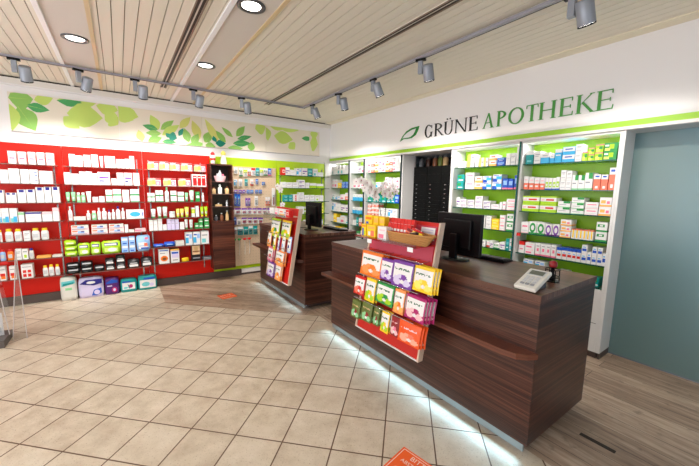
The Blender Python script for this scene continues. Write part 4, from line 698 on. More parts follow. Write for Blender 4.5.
# its contents
e = empty('gift_basket', (1.33,5.49,1.599), 0, 'pink and white gift basket on the cabinet\'s top glass shelf', 'basket')
b = MB(); b.lathe([(.055,0),(.075,.06),(.08,.09)], P('lpink'), 16, sx=1.2, sy=.75); b.build('bowl', e)
b = MB(); b.lathe([(.025,.0),(.025,.10),(.012,.13),(.012,.15)], P('white'), 12, c=(0,0,.03)); b.box(-.05,-.03,-.02,.02,.09,.125,P('white')); b.box(.035,.055,-.02,.02,.09,.12,P('pink')); b.build('soap_bottle', e)
for nm,x,c,h,lb in (('brown_jar',1.225,'tan',.11,'small tan jar left on the cabinet\'s second glass shelf'),('white_bottle',1.32,'white',.15,'white bottle with pump in the cabinet\'s second glass shelf'),('amber_jar',1.43,'tan',.12,'small amber jar right on the cabinet\'s second glass shelf')):
    e = empty(nm, (x,5.48,1.406), 0, lb, 'bottle'); b = MB(); b.lathe([(.03,0),(.032,.01),(.032,h*.65),(.014,h*.75)], P(c), 14); b.build('body', e)
    b = MB(); b.lathe([(.016,h*.75+.001),(.018,h*.9),(.008,h)], P('brown' if c == 'tan' else 'white'), 12); b.build('cap', e)
b = MB(); b.box(-.05,.05,-.02,.02,0,.03,P('tan')); b.lathe([(.012,.031),(.012,.05)], P('lgrey'), 10); tag(b.build('soap_bar', None, (1.29,5.48,1.209)), 'pale soap bar on the cabinet\'s third glass shelf', 'soap')
e = empty('figurine', (1.42,5.48,1.209), 0, 'small grey figurine on the cabinet\'s third glass shelf', 'figurine'); b = MB(); b.lathe([(.018,0),(.01,.02),(.016,.05),(.008,.065)], P('lgrey'), 12); b.build('body', e); b = MB(); b.lathe([(.004,.066),(.012,.075),(.012,.085),(.003,.093)], P('lgrey'), 10); b.build('head', e)
for i,(x,h,lb) in enumerate(((1.25,.09,'dark glass tumbler left in the cabinet\'s lowest open compartment'),(1.335,.12,'brown glass bottle in the cabinet\'s lowest open compartment'),(1.42,.16,'tall amber flask right in the cabinet\'s lowest open compartment'))):
    e = empty('glass_flask', (x,5.49,.977), 0, lb, 'flask'); b = MB(); b.lathe([(.025,0),(.028,.02),(.026,h*.6),(.012,h*.75),(.01,h*.9)], P(('dgrey','brown','tan')[i]), 14); b.build('body', e)
    b = MB(); b.lathe([(.012,h*.9+.001),(.012,h)], P('lgrey'), 10); b.build('stopper', e)
e = empty('gift_cup', (1.225,5.46,1.871), 0, 'white gift cup with red band on top of the walnut cabinet', 'cup')
b = MB(); b.lathe([(.028,0),(.034,.05),(.046,.13)], P('white'), 16); b.build('cup', e); b = MB(); b.lathe([(.037,.05),(.042,.085)], P('red'), 16, cap=False); b.build('band', e); b = MB(); b.lathe([(.02,.131),(.035,.15),(.012,.18)], P('red'), 10); b.build('filling', e)
e = empty('gift_vase', (1.385,5.46,1.871), 0, 'cream vase with pale tuft on top of the walnut cabinet', 'vase')
b = MB(); b.lathe([(.045,0),(.05,.03),(.035,.11),(.03,.14)], P('offwhite'), 16); b.build('vase', e); b = MB(); b.lathe([(.02,.141),(.042,.16),(.03,.19),(.006,.21)], P('lyellow'), 12); b.build('tuft', e)

# ------------------------------------------------------------------ pegboard with hanging goods
e = empty('pegboard', (1.92, 5.61, .17), 0, 'beige pegboard panel hung with dental goods beside the walnut cabinet', 'pegboard')
def sub(o, e=e): o.location = -Vector(e.location); return o
b = MB(); b.box(1.535, 2.315, 5.60, YB-.021, .17, 1.86, M_CREAMP); sub(b.build('board', e))
b = MB()
for i in range(15):
    for j in range(32): xx = 1.56+i*.052; zz = .2+j*.052; b.box(xx-.003,xx+.003,5.5992,5.5999,zz-.003,zz+.003,M_SKIRT)
sub(b.build('holes', e))
for zz in (1.005, .80):
    b = MB()
    for yy in (5.50,5.53): b.tube([(1.55,yy,zz),(2.30,yy,zz)], .003, M_STEEL, 6)
    for xx in (1.56,1.92,2.29): b.tube([(xx,5.50,zz),(xx,5.599,zz)], .003, M_STEEL, 6)
    sub(b.build('wire_shelf', e))
cnt = {}; totp = {}
for row, look, x0, x1, z0, z1 in PEG: totp[(row,look)] = totp.get((row,look),0)+1
PH = {'bluebrush':('blue toothbrush pack','blue',[(.3,.1,.7,.8,'cyan'),(.35,.1,.5,.7,W)]),'redbrush':('tall white-red brush pack',W,[(.4,.05,.75,.5,'red'),(.3,.7,.6,.95,'offwhite')]),
      'greenhandle':('tongue brush with green top','offwhite','green'),'redhandle':('tongue brush with red top','offwhite','red')}
for row, look, x0, x1, z0, z1 in PEG:
    cnt[(row,look)] = cnt.get((row,look),0)+1; w = abs(x1-x0)*.93; h = z1-z0; c = (x0+x1)/2
    if look in PH: ph = PH[look][0]
    else: ph = LOOKS[look][1].replace('box','').replace('with','with').strip()
    ph = ph.replace('plain white','white')
    nm = 'hanging pack' if look not in PH else ''
    num = (ORD[cnt[(row,look)]-1]+' ') if totp[(row,look)] > 1 else ''
    if look not in PH: ph2 = LOOKS[look][1].replace(' box','')+' hanging pack' if ' with ' not in LOOKS[look][1] else LOOKS[look][1].replace('box','hanging pack')
    else: ph2 = ph
    lab = num+ph2+(' from left' if num else '')+', '+row+' of pegboard'
    g = empty('hanging_pack' if look not in PH else ('toothbrush_pack' if 'brush' in look else 'tongue_brush'), (c, 5.56, z0), 0, lab, 'pack', 'packs in the %s of the pegboard' % row)
    if look in ('greenhandle','redhandle'):
        b = MB(); b.tube([(0,0,0),(0.006,0,h*.5),(0,0,h*.86)], [.005,.004,.004], P('offwhite'), 8); b.build('handle', g)
        b = MB(); b.lathe([(.006,h*.86),(w*.42,h*.9),(w*.42,h*.97),(.008,h)], P(PH[look][2]), 12, sy=.5); b.build('head', g)
    else:
        cells = PH[look][2] if look in PH else LOOKS[look][3]; base = PH[look][1] if look in PH else LOOKS[look][2]
        b = MB(); b.box(-w/2,w/2,.004,.006,0,h,P(base)); 
        for i,cc in enumerate(cells):
            if cc[0] == 'oval': continue
            b.box((cc[0]-.5)*w,(cc[2]-.5)*w,.0035-.0003*i,.0041,cc[1]*h,cc[3]*h,P(cc[4]))
        b.build('card', g)
        b = MB(); b.box(-w*.36,w*.36,-.012,.0018,h*.08,h*.62,M_FILM,.003); b.build('blister', g)
        if 'sixth' not in row and 'fifth' not in row:
            b = MB(); b.tube([(0,-.012,h+.002),(0,-.008,h-.004),(0,.038,h-.004)], .0016, M_STEEL, 5); hk = b.build('hook', g)
# ------------------------------------------------------------------ printed leaf banner (panels)
seams = [-1.01, .058, 1.12, 2.151, 3.006, 3.222]
LC = {'leaf':(136,188,88),'green':(66,158,88),'limesoft':(188,214,104),'teal':(0,136,112),'yellow':(206,210,116)}
LM = {k: mat('print_'+k, v, .5) for k, v in LC.items()}
M_BANNER = mat('banner_cream', (226,218,202), .5)
posn = ['leftmost','second','middle','fourth','narrow rightmost']
for i in range(5):
    x0, x1 = seams[i]+.0015, seams[i+1]-.0015; zb, zt = 2.134, 2.589
    b = MB(); b.box(x0, x1, YB-.018, YB-.001, zb, zt, M_BANNER)
    n = 0
    for lx, lz, tx, tz, wd, col in LEAVES:
        cx = (lx+tx)/2
        if not (seams[i] <= cx < seams[i+1]): continue
        n += 1; dx, dz = tx-lx, tz-lz; L = math.hypot(dx,dz) or .01; nx, nz = -dz/L, dx/L; pts = []
        prof = [(0,.0),(.12,.42),(.3,.9),(.45,1),(.62,.86),(.8,.5),(.92,.2),(1,0)]
        for t, k in prof: pts.append((lx+dx*t+nx*wd*.64*k, lz+dz*t+nz*wd*.64*k))
        for t, k in prof[-2:0:-1]: pts.append((lx+dx*t-nx*wd*.64*k, lz+dz*t-nz*wd*.64*k))
        pts = [(min(max(a,x0+.001),x1-.001), min(max(c,zb+.004),zt-.004)) for a,c in pts]
        yy = YB-.0182-.00022*n
        b.prism(pts, yy, YB-.0179, LM[col], 'y')
        if col in ('leaf','green'): b.prism([(lx+nx*.002,lz+nz*.002),(lx+dx*.9,lz+dz*.9),(lx-nx*.002,lz-nz*.002)] if zb < lz < zt and x0 < lx < x1 and zb < tz < zt and x0 < tx < x1 else pts[:3], yy-.0001, yy+.0001, LM['limesoft'], 'y')
    b.box(x0, x1, YB-.024, YB-.0185, zb, zb+.005, M_TRACK)
    tag(b.build('banner_panel'), 'cream banner panel printed with green leaves, %s of five' % posn[i], 'banner', 'leaf-print banner panels above the shelves')

# ------------------------------------------------------------------ lettering and leaf emblem on the right wall
BASE, CAPH = 2.222, .163
M_LD = mat('letter_black', (14,16,18), .4); M_LG = mat('letter_green', (60,146,52), .4); M_LGD = mat('emblem_green', (30,128,50), .4)
def arc(cx, cz, rx, rz_, a0, a1, t0, t1, n=26):
    """crescent band: horizontal stroke t0 wide at the sides, t1 at top and bottom"""
    o = []; i = []
    for k in range(n+1):
        a = math.radians(a0+(a1-a0)*k/n); o.append((cx+rx*math.cos(a), cz+rz_*math.sin(a))); i.append((cx+(rx-t0)*math.cos(a), cz+(rz_-t1)*math.sin(a)))
    return [[o[k],o[k+1],i[k+1],i[k]] for k in range(n)]
def glyph(ch, w):
    T, t, s = .145, .06, .075; q = []
    def r(x0,x1,z0,z1): q.append([(x0,z0),(x1,z0),(x1,z1),(x0,z1)])
    def serif(xc0, xc1, z, up=False):
        z0, z1 = (z-.03, z) if up else (z, z+.03); r(xc0-s, xc1+s, z0, z1)
    def stem(x, th, z0=0, z1=1): r(x, x+th, z0, z1); serif(x, x+th, z0); serif(x, x+th, z1, True)
    if ch == 'E':
        stem(.08, T); r(.08,w-.04,.96,1); r(.08,w-.12,.49,.53); r(.08,w,0,.045); r(w-.075,w-.04,.80,1); r(w-.15,w-.12,.42,.6); q.append([(w-.04,0),(w,0),(w+.02,.22),(w-.01,.22)])
    elif ch == 'H': stem(.08,T); stem(w-.08-T,T); r(.08,w-.08,.49,.535)
    elif ch == 'T': stem(w/2-T/2,T); r(0,w,.955,1); q.append([(0,1),(.035,1),(.02,.8),(-.01,.8)]); q.append([(w-.035,1),(w,1),(w+.01,.8),(w-.02,.8)])
    elif ch == 'N': stem(.08,t); r(w-.08-t,w-.08,0,1); serif(w-.08-t,w-.08,1,True); q.append([(.04,1),(.17,1),(w-.08,0),(w-.2,0)])
    elif ch == 'A': q.append([(0.08,0),(.08+t,0),(w/2+.02,1),(w/2-.03,1)]); q.append([(w-.08-T,0),(w-.08,0),(w/2+.04,1),(w/2-.05,1)]); r(.2,w-.22,.34,.38); serif(.08,.08+t,0); serif(w-.08-T,w-.08,0)
    elif ch == 'K': stem(.08,T); q.append([(.19,.42),(.24,.48),(w-.1,1),(w-.17,1)]); q.append([(.27,.55),(.36,.62),(w+.02,0),(w-.14,0)]); r(w-.24,w-.02,.97,1); r(w-.18,w+.06,0,.03)
    elif ch in 'PR':
        stem(.08,T); q += arc(.19, .74, w-.27 if ch == 'P' else w-.33, .26, -90, 90, T, t); r(.15,.2,.96,1); r(.15,.2,.48,.52)
        if ch == 'R': q.append([(.28,.5),(.40,.5),(w+.04,0),(w-.12,0)]); r(w-.12,w+.08,0,.03)
    elif ch == 'O': q += arc(w/2,.5,w/2,.52,0,360,T,t,36)
    elif ch == 'G': q += arc(w/2+.02,.5,w/2,.52,48,322,T,t,30); r(w-.13,w-.13+T*.9,.04,.42); serif(w-.13,w-.13+T*.9,.42,True); q.append([(w-.06,.72),(w-.03,.72),(w-.03,.95),(w-.06,.95)])
    elif ch == 'U':
        r(.08,.08+T,.3,1); serif(.08,.08+T,1,True); r(w-.08-t,w-.08,.3,1); serif(w-.08-t,w-.08,1,True); q += arc(w/2,.32,w/2-.08,.34,180,360,T*.7,.05,18)
        for dx in (-.14,.14): q += arc(w/2+dx,1.17,.055,.055,0,360,.05,.05,10)
    return q
sg = empty('wall_sign', (XR, 2.3, BASE), 0, 'GRÜNE APOTHEKE lettering with leaf emblem on the white wall', 'sign')
for ch, ya, yb, col in LETTERS:
    w = (ya-yb)/CAPH; b = MB(); m = M_LD if col == 'dark' else M_LG
    for i, poly in enumerate(glyph(ch, w)):
        b.prism([(ya-u*CAPH-2.3, v*CAPH) for u,v in poly], -.010-.00003*i, -.0005, m, 'x')
    b.build('letter', sg)
b = MB()
outer = [(3.655,2.225),(3.60,2.30),(3.52,2.36),(3.42,2.39),(3.28,2.398),(3.30,2.345),(3.34,2.285),(3.42,2.25),(3.50,2.248),(3.58,2.255)]
inner = [(3.615,2.262),(3.575,2.305),(3.51,2.34),(3.43,2.365),(3.335,2.376),(3.355,2.335),(3.385,2.295),(3.44,2.268),(3.50,2.264),(3.57,2.266)]
for k in range(10):
    a, c2 = outer[k], outer[(k+1)%10]; d, e_ = inner[(k+1)%10], inner[k]
    b.prism([(p[0]-2.3, p[1]-BASE) for p in (a,c2,d,e_)], -.010, -.0005, M_LGD, 'x')
b.build('leaf_emblem', sg)

# ------------------------------------------------------------------ counters
def counter(y0, y1, label, ledge0, ledge1):
    e = empty('service_counter', (2.17, (y0+y1)/2, 0), 0, label, 'counter')
    def sub(o): o.location = -Vector(e.location); return o
    sub(bx('body', e, 1.795, 2.555, y0, y1, .075, .925, M_WOOD)); sub(bx('countertop', e, 1.79, 2.56, y0-.004, y1+.004, .9255, .96, M_WOODTOP, .002))
    sub(bx('plinth', e, 1.90, 2.45, y0+.10, y1-.06, 0, .074, M_SKIRT))
    b = MB(); b.box(1.797, 1.812, y0+.02, y1-.02, .03, .074, M_ALU); sub(b.build('light_profile', e))
    b = MB(); b.box(1.813, 1.835, y0+.03, y1-.03, .060, .074, M_LED); sub(b.build('led_strip', e))
    b = MB(); y = ledge1; 
    b.prism([(1.7945,ledge0-.03),(1.7945,ledge1),(1.69,ledge1),(1.685,ledge0+.12),(1.70,ledge0+.04),(1.74,ledge0)], .605, .638, M_WOODCAB, 'z'); sub(b.build('bag_ledge', e))
    return e
counter(.775, 2.86, 'long walnut counter in front carrying the large candy display', .79, 2.90)
counter(3.47, 5.03, 'shorter walnut counter at the rear beside the pegboard', 3.55, 5.07)

# ------------------------------------------------------------------ leaning candy displays
def display(y0, y1, label, flip):
    e = empty('candy_display', (1.62, (y0+y1)/2, .35), 0, label, 'display stand')
    def X(z): return 1.60+.174*(z-.35)
    yc = (y0+y1)/2
    def sub(o): o.location = -Vector(e.location); return o
    zt = 1.285 if not flip else 1.262
    b = MB(); b.prism([(X(.35),.35),(X(zt),zt),(X(zt)+.012,zt),(X(.35)+.012,.35)], y0, y1, M_DISPRED, 'y'); sub(b.build('backboard', e))
    for yy, sgn in ((y0,-1),(y1,1)):
        b = MB(); b.prism([(X(.345)-.012,.345),(X(zt)-.012,zt+.004),(X(zt)+.034,zt+.004),(X(.345)+.034,.345)], yy+(0 if sgn > 0 else -.014), yy+(.014 if sgn > 0 else 0), M_PALEWOOD, 'y'); sub(b.build('side_panel', e))
    b = MB(); b.prism([(X(.345)-.011,.345),(X(.35)+.0,.345),(X(.35)+.0,.352),(X(.35)-.011,.352)], y0+.0005, y1-.0005, M_PAPER, 'y'); sub(b.build('bottom_lip', e))
    for z in ((1.02,.82,.62) if not flip else (1.09,.93,.78,.62)):
        b = MB(); b.tube([(X(z)-.095,y0+.01,z),(X(z)-.095,y1-.01,z)], .003, M_STEEL, 6)
        for k in range(8):
            yy = y0+.03+(y1-y0-.06)*k/7; b.tube([(X(z)-.095,yy,z),(X(z)-.001,yy,z+.004)], .0022, M_STEEL, 5)
        sub(b.build('hanging_rail', e))
    return e, sub, X
e, sub, X = display(1.435, 2.13, 'large red candy display leaning on the front counter', False)
b = MB(); b.box(1.556, X(1.14)-.008, 1.452, 2.128, 1.130, 1.136, M_DISPRED); b.box(1.552, 1.556, 1.452, 2.128, 1.126, 1.150, M_ACRYL); sub(b.build('top_tray', e))
b = MB(); b.prism([(X(1.02)-.004,1.02),(X(1.125)-.004,1.125),(X(1.125)-.001,1.125),(X(1.02)-.001,1.02)], 1.452, 2.128, M_DISPREFL, 'y'); b.prism([(X(1.137)-.004,1.137),(X(1.26)-.004,1.26),(X(1.26)-.001,1.26),(X(1.137)-.001,1.137)], 1.452, 2.128, M_DISPREFL, 'y'); sub(b.build('reflection_panel', e))  # red board overlaid in rose, a painted reflection above and below the tray
for yy in (1.93, 1.50):
    b = MB(); b.box(1.5485, 1.5515, yy-.025, yy+.025, 1.10, 1.130, M_PAPER); sub(b.build('price_tag', e))
b = MB(); b.prism([(X(1.17)-.012,1.165),(X(1.255)-.012,1.25),(X(1.255)-.009,1.25),(X(1.17)-.009,1.165)], 1.46, 1.585, M_PAPER, 'y'); 
for k in range(4): zz = 1.185+k*.016; b.prism([(X(zz)-.0135,zz),(X(zz+.004)-.0135,zz+.004),(X(zz+.004)-.0119,zz+.004),(X(zz)-.0119,zz)], 1.475, 1.57, P('lilac'), 'y')
sub(b.build('notice_card', e))
e2, sub2, X = display(3.53, 4.22, 'red sachet display leaning on the rear counter beside the pegboard', True)
b = MB(); b.box(1.57, X(1.17)-.002, 3.532, 4.218, 1.165, 1.173, M_PALEWOOD); b.box(1.566, 1.57, 3.532, 4.218, 1.163, 1.19, M_STEEL); sub2(b.build('top_tray', e2))

BAGC = {'orange':('orange','peach','white','orange'),'purple':('purple','lilac','white','purple'),'yellow':('yellow','lyellow','white','yellow'),'red':('red','salmon','white','red'),'lemon':('yellow','lime','white','yellow'),
 'green':('green','lime','white','green'),'peach':('peach','lorange','white','orange'),'magenta':('magenta','lpink','white','magenta'),'herb':('olive','lgreen','olive','dred'),'darkred':('dred','lpink','dred','pink'),'deeporange':('deeporange','lsalmon','deeporange','salmon'),
 'limeyellow':('lime','yellow','white','green'),'white':('offwhite','lgrey','white','lblue'),'bluewhite':('lblue','offwhite','white','navy'),'pink':('pink','lpink','white','red')}
BAGN = {'orange':'orange fruit','purple':'purple berry','yellow':'golden yellow','red':'red cherry','lemon':'lemon yellow','green':'green apple','peach':'peach coloured','magenta':'magenta berry','herb':'olive green','darkred':'dark red','deeporange':'bright orange','limeyellow':'lime green','white':'white','bluewhite':'blue and white','pink':'pink'}
def bag_mesh(key, w, h, th):
    main, sec, band, dot = BAGC[key]; b = MB(); nx, nz = 20, 26; rnd = random.Random(key)
    front = []; back = []
    for j in range(nz+1):
        for i in range(nx+1):
            u, v = i/nx, j/nz; bul = (math.sin(PI*u)**.55)*(math.sin(PI*min(max((v-.03)/.90,0),1))**.5)
            x = (u-.5)*w*(1-.035*math.sin(PI*v)); z = v*h; wr = rnd.uniform(-1,1)*.0018*bul
            front.append((x, -.002-th*.55*bul+wr, z)); back.append((x, .0+th*.35*bul, z))
    def idx(i,j): return j*(nx+1)+i
    groups = {}
    for j in range(nz):
        for i in range(nx):
            u, v = (i+.5)/nx, (j+.5)/nz
            c = main
            if .30 < v < .88 and not (u < .06 or u > .95): c = band
            if .66 < v < .75 and .12 < u < .86 and rnd.random() < .62: c = 'dgreen' if band == 'white' else ('tan' if band == 'olive' else 'lpink')
            for fx, fz, fr, fc in ((.30,.26,.22,sec),(.60,.36,.18,dot),(.76,.20,.17,sec),(.42,.42,.10,sec),(.55,.24,.09,'white')):
                if ((u-fx)/fr)**2+((v-fz)/(fr*.8))**2 < 1: c = fc
            groups.setdefault(c, []).append((idx(i,j),idx(i+1,j),idx(i+1,j+1),idx(i,j+1)))
    for c, fs in groups.items(): b.add(front, fs, P(c), True)
    b.add(back, [(idx(i,j),idx(i,j+1),idx(i+1,j+1),idx(i+1,j)) for j in range(nz) for i in range(nx)], P(main), True)
    # seal strip and side joins
    b.box(-w/2,w/2,-.003,.001,h*.955,h*1.0,P(main))
    for i in (0,nx):
        b.add([front[idx(i,j)] for j in range(nz+1)]+[back[idx(i,j)] for j in range(nz+1)], [(j,j+1,nz+2+j,nz+1+j) for j in range(nz)], P(main))
    return b.mesh('candy_bag')
def rowname(z, cuts, names):
    for c, n in zip(cuts, names):
        if z > c: return n
    return names[-1]
def bags(lst, which, cuts, names, offx):
    cntr = {}; total = {}
    for it in lst:
        r = rowname(it[4], cuts, names); total[(r,it[0])] = total.get((r,it[0]),0)+1
    for key, ya, yb, z0, z1, n in lst:
        r = rowname(z1, cuts, names); cntr[(r,key)] = cntr.get((r,key),0)+1
        w = abs(ya-yb)*(1.05 if 'front' in which else 1.3); h = (z1-z0)*1.22; z0 = z1-h+.012; yc = (ya+yb)/2; th = .03 if n < 2 else .019
        num = ORD[cntr[(r,key)]-1]+' ' if total[(r,key)] > 1 else ''
        me = bag_mesh(key, w, h, th)
        for k in range(n):
            depth = offx-.022*(n-1-k) if False else offx+.020*k
            xb = 1.60+.174*(z0-.35)+depth
            o = bpy.data.objects.new('candy_bag', me); COL.objects.link(o)
            o.location = (xb, yc-(.010*k), z0); o.rotation_euler = (math.radians(random.uniform(-1.5,1.5)), 0, 0)
            o.rotation_mode = 'ZYX'; o.rotation_euler = (math.radians(-9), 0, -PI/2+math.radians(random.uniform(-3,3)))
            o.rotation_mode = 'XYZ'
            pos = '' if n == 1 else (', frontmost' if k == 0 else ', '+('second','third','fourth')[k-1]+' behind')
            tag(o, '%s%s sweets bag%s%s, %s row of the %s' % (num, BAGN[key], ' from left' if num else '', pos, r, which), 'candy bag', 'sweets bags on the '+which)
bags(MAIN_BAGS, 'front display', (.93,.72,.1), ('upper','middle','lower'), -.085)
bags(REAR_BAGS, 'rear display', (1.06,.9,.72,.1), ('top','second','third','lowest'), -.05)
def upright(look, ya, yb, z0, z1, x, D, lab, grp, name='sweets_box', cat='box'):
    put(look, (x+D/2-.03, (ya+yb)/2, z0), (abs(ya-yb)*.94, D, z1-z0), -PI/2, lab, grp, name, cat)
TL = ['left yellow-blue carton, back row on top of the front display','middle cream-orange carton, back row on top of the front display','right cream-orange carton, back row on top of the front display',
      'yellow-blue carton at the left end of the front display','cream-orange carton in the front row on the front display','white-pink carton beside the wicker basket on the front display']
for (l,a,c,z0,z1,x), lab in zip(STAND_BOXES, TL):
    fr = x < 1.65; z0_ = 1.1365 if fr else 1.1365+.0; h = (.10 if fr else .165)
    upright(l, min(a,2.125), max(c,1.455), z0_, z0_+h, 1.592 if fr else 1.655, .05, lab, 'sweets cartons on the front display')
for (l,a,c,z0,z1,x), lab in zip(REAR_BOXES, ['white carton','white-pink carton','white-orange carton','white-violet carton','red carton']):
    upright(l, min(a,4.21), max(c,3.54), 1.1735, 1.1735+.085, 1.61, .05, lab+' in the top tray of the rear display', 'cartons in the rear display tray')
# wicker basket with chocolate bars
e = empty('wicker_basket', (1.638, 1.625, 1.137), 0, 'oval wicker basket of chocolate bars on the front display', 'basket')
b = MB()
for k in range(9):
    z = .004+k*.0075; s = 1+k*.035; pts = [(.055*s*math.cos(2*PI*j/28), .19*s*math.sin(2*PI*j/28), z+.0018*((j+k) % 2)) for j in range(29)]; b.tube(pts, .0046, M_WICKER, 6)
b.lathe([(.03,0),(.052,.002)], M_WICKER, 20, sx=1, sy=3.5)
b.build('body', e)
b = MB(); s = 1.33; b.tube([(.056*s*math.cos(2*PI*j/28), .191*s*math.sin(2*PI*j/28), .072) for j in range(29)], .006, M_WICKER, 8); b.build('rim', e)
k = 0
for row in range(2):
    for i in range(7):
        y = 1.80-i*.034; col = 'red'
        b = MB(); b.box(-.012,.012,-.0155,.0155,0,.10,P('red'),.003); b.box(-.0135,-.012,-.012,.012,.045,.062,P('white')); b.box(-.0135,-.012,-.010,.008,.02,.034,P('lorange'))
        o = b.build('chocolate_bar', None, (1.665-row*.034, y, 1.20+row*-.035)); o.rotation_euler = (0, math.radians(9), math.radians((i*37 % 11)-5))
        tag(o, '%s red chocolate bar from left, %s row in the wicker basket' % (ORD[i], ('back','front')[row]), 'chocolate bar', 'red chocolate bars in the wicker basket')
for i, (y, dz, c, lb, rx) in enumerate(((1.575,.0,'salmon','orange-wrapped bar lying in the wicker basket beside the red bars',50),(1.55,.012,'dred','dark red bar lying in the wicker basket',70),(1.525,.0,'dbrown','dark brown bar lying crosswise in the wicker basket',-40),
        (1.515,.02,'red','red bar lying on the brown bar in the wicker basket',60),(1.50,.004,'yellow','yellow bar at the right end of the wicker basket',35))):
    b = MB(); b.box(-.012,.012,-.04,.04,-.009,.009,P(c),.004); b.box(-.0125,.0,-.02,.02,.0085,.0095,P('white' if c != 'yellow' else 'dbrown')); o = b.build('chocolate_bar', None, (1.63-.012*(i % 3), y, 1.212+dz)); o.rotation_euler = (math.radians(rx*.35), math.radians(20), math.radians(rx*.4)); tag(o, lb, 'chocolate bar', 'loose bars in the wicker basket')

# ------------------------------------------------------------------ monitors, keyboards, payment terminal
def monitor(x, y, w, label):
    e = empty('computer_monitor', (x, y, .9605), 0, label, 'monitor')
    b = MB(); b.box(-.012,.022,-w/2,w/2,.045,.37,M_BLACK,.006); b.box(-.035,-.0125,-w*.32,w*.32,.09,.32,M_BLACK,.008); b.build('screen_housing', e)
    bx('screen', e, .0222, .0235, -w/2+.014, w/2-.014, .065, .355, M_SCREEN)
    b = MB(); b.prism([(-.045,.14),(-.0355,.14),(-.0355,.2),(-.045,.2)], -.03,.03,M_BLACK,'y'); b.box(-.072,-.0455,-.032,.032,.012,.21,M_BLACK,.004); b.build('neck', e)
    b = MB(); b.lathe([(.12,0),(.12,.006),(.09,.011)], M_BLACK, 28, c=(-.03,0,0), sx=.78); b.build('base', e)
    return e
monitor(2.22, 1.62, .41, 'black computer monitor seen from behind on the front counter')
monitor(2.12, 3.86, .40, 'black computer monitor seen from behind on the rear counter')
def keyboard(x, y, label):
    e = empty('keyboard', (x,y,.9605), 0, label, 'keyboard')
    b = MB(); b.prism([(-.07,0),(.07,0),(.07,.012),(-.07,.024)], -.21,.21,M_BLACK,'y'); b.build('case', e)
    b = MB(); K = mat('key_grey', (40,40,44), .4)
    for r in range(5):
        for k in range(19): yy = -.2+k*.0215; xx = -.058+r*.024; zt = .024-(xx+.07)/.14*.012; b.box(xx,xx+.02,yy,yy+.018,zt-.001,zt+.005,K)
    tag(b.build('keys', e), kind='stuff'); return e
keyboard(2.45, 1.53, 'black keyboard behind the monitor on the front counter')
keyboard(2.40, 3.74, 'black keyboard behind the monitor on the rear counter')
e = empty('payment_terminal', (1.80, .865, .9605), 0, 'white card payment terminal tilted at the front counter end', 'payment terminal')
R_ = Matrix.Rotation(math.radians(-22), 4, 'Y')
def tb(b, x0,x1,y0,y1,z0,z1,m,bev=0):
    n0 = len(b.v); b.box(x0,x1,y0,y1,z0,z1,m,bev)
    for i in range(n0, len(b.v)): b.v[i] = tuple(R_ @ Vector(b.v[i])+Vector((0,0,.004)))
b = MB(); tb(b, 0,.195,-.06,.06,0,.024,P('offwhite'),.006); b.build('body', e)
b = MB(); tb(b, .125,.18,-.045,.045,.0242,.026,P('lgrey')); tb(b,.132,.173,-.038,.038,.0261,.0268,mat('lcd',(96,104,92),.3)); b.build('display', e)
for r in range(4):
    for k in range(3):
        b = MB(); tb(b, .025+r*.023,.041+r*.023,-.038+k*.027,-.018+k*.027,.0242,.028,P('lgrey') if r else P('grey')); b.build('key', e)
b = MB(); b.box(.085,.175,-.035,.035,0,.032,P('dgrey'),.004); b.build('stand', e)
e = empty('stamp_holder', (2.16,.88,.9605), 0, 'black wire stamp holder with red-capped stamp behind the payment terminal', 'stamp holder')
b = MB()
for z in (.03,.075): b.tube([(.04*math.cos(2*PI*j/16), .04*math.sin(2*PI*j/16), z) for j in range(17)], .003, M_BLACK, 6)
for j in range(4): a = PI/4+j*PI/2; b.tube([(.042*math.cos(a),.042*math.sin(a),0),(.04*math.cos(a),.04*math.sin(a),.075)], .003, M_BLACK, 6)
b.lathe([(.042,0),(.042,.004)], M_BLACK, 18); b.build('frame', e)
b = MB(); b.lathe([(.014,.006),(.02,.03),(.011,.05),(.011,.085),(.02,.09)], M_BLACK, 14); b.build('stamp', e)
b = MB(); b.lathe([(.021,.091),(.024,.10),(.022,.12),(.01,.128)], P('dred'), 14); b.build('stamp_knob', e)
b = MB(); b.tube([(1.93,4.10,.966),(1.90,4.2,.966),(1.96,4.32,.97),(2.06,4.28,.966),(2.08,4.1,.966),(2.10,3.95,.975)], .004, M_BLACK, 6); tag(b.build('monitor_cable'), 'black cable looping on the rear counter by the monitor', 'cable')

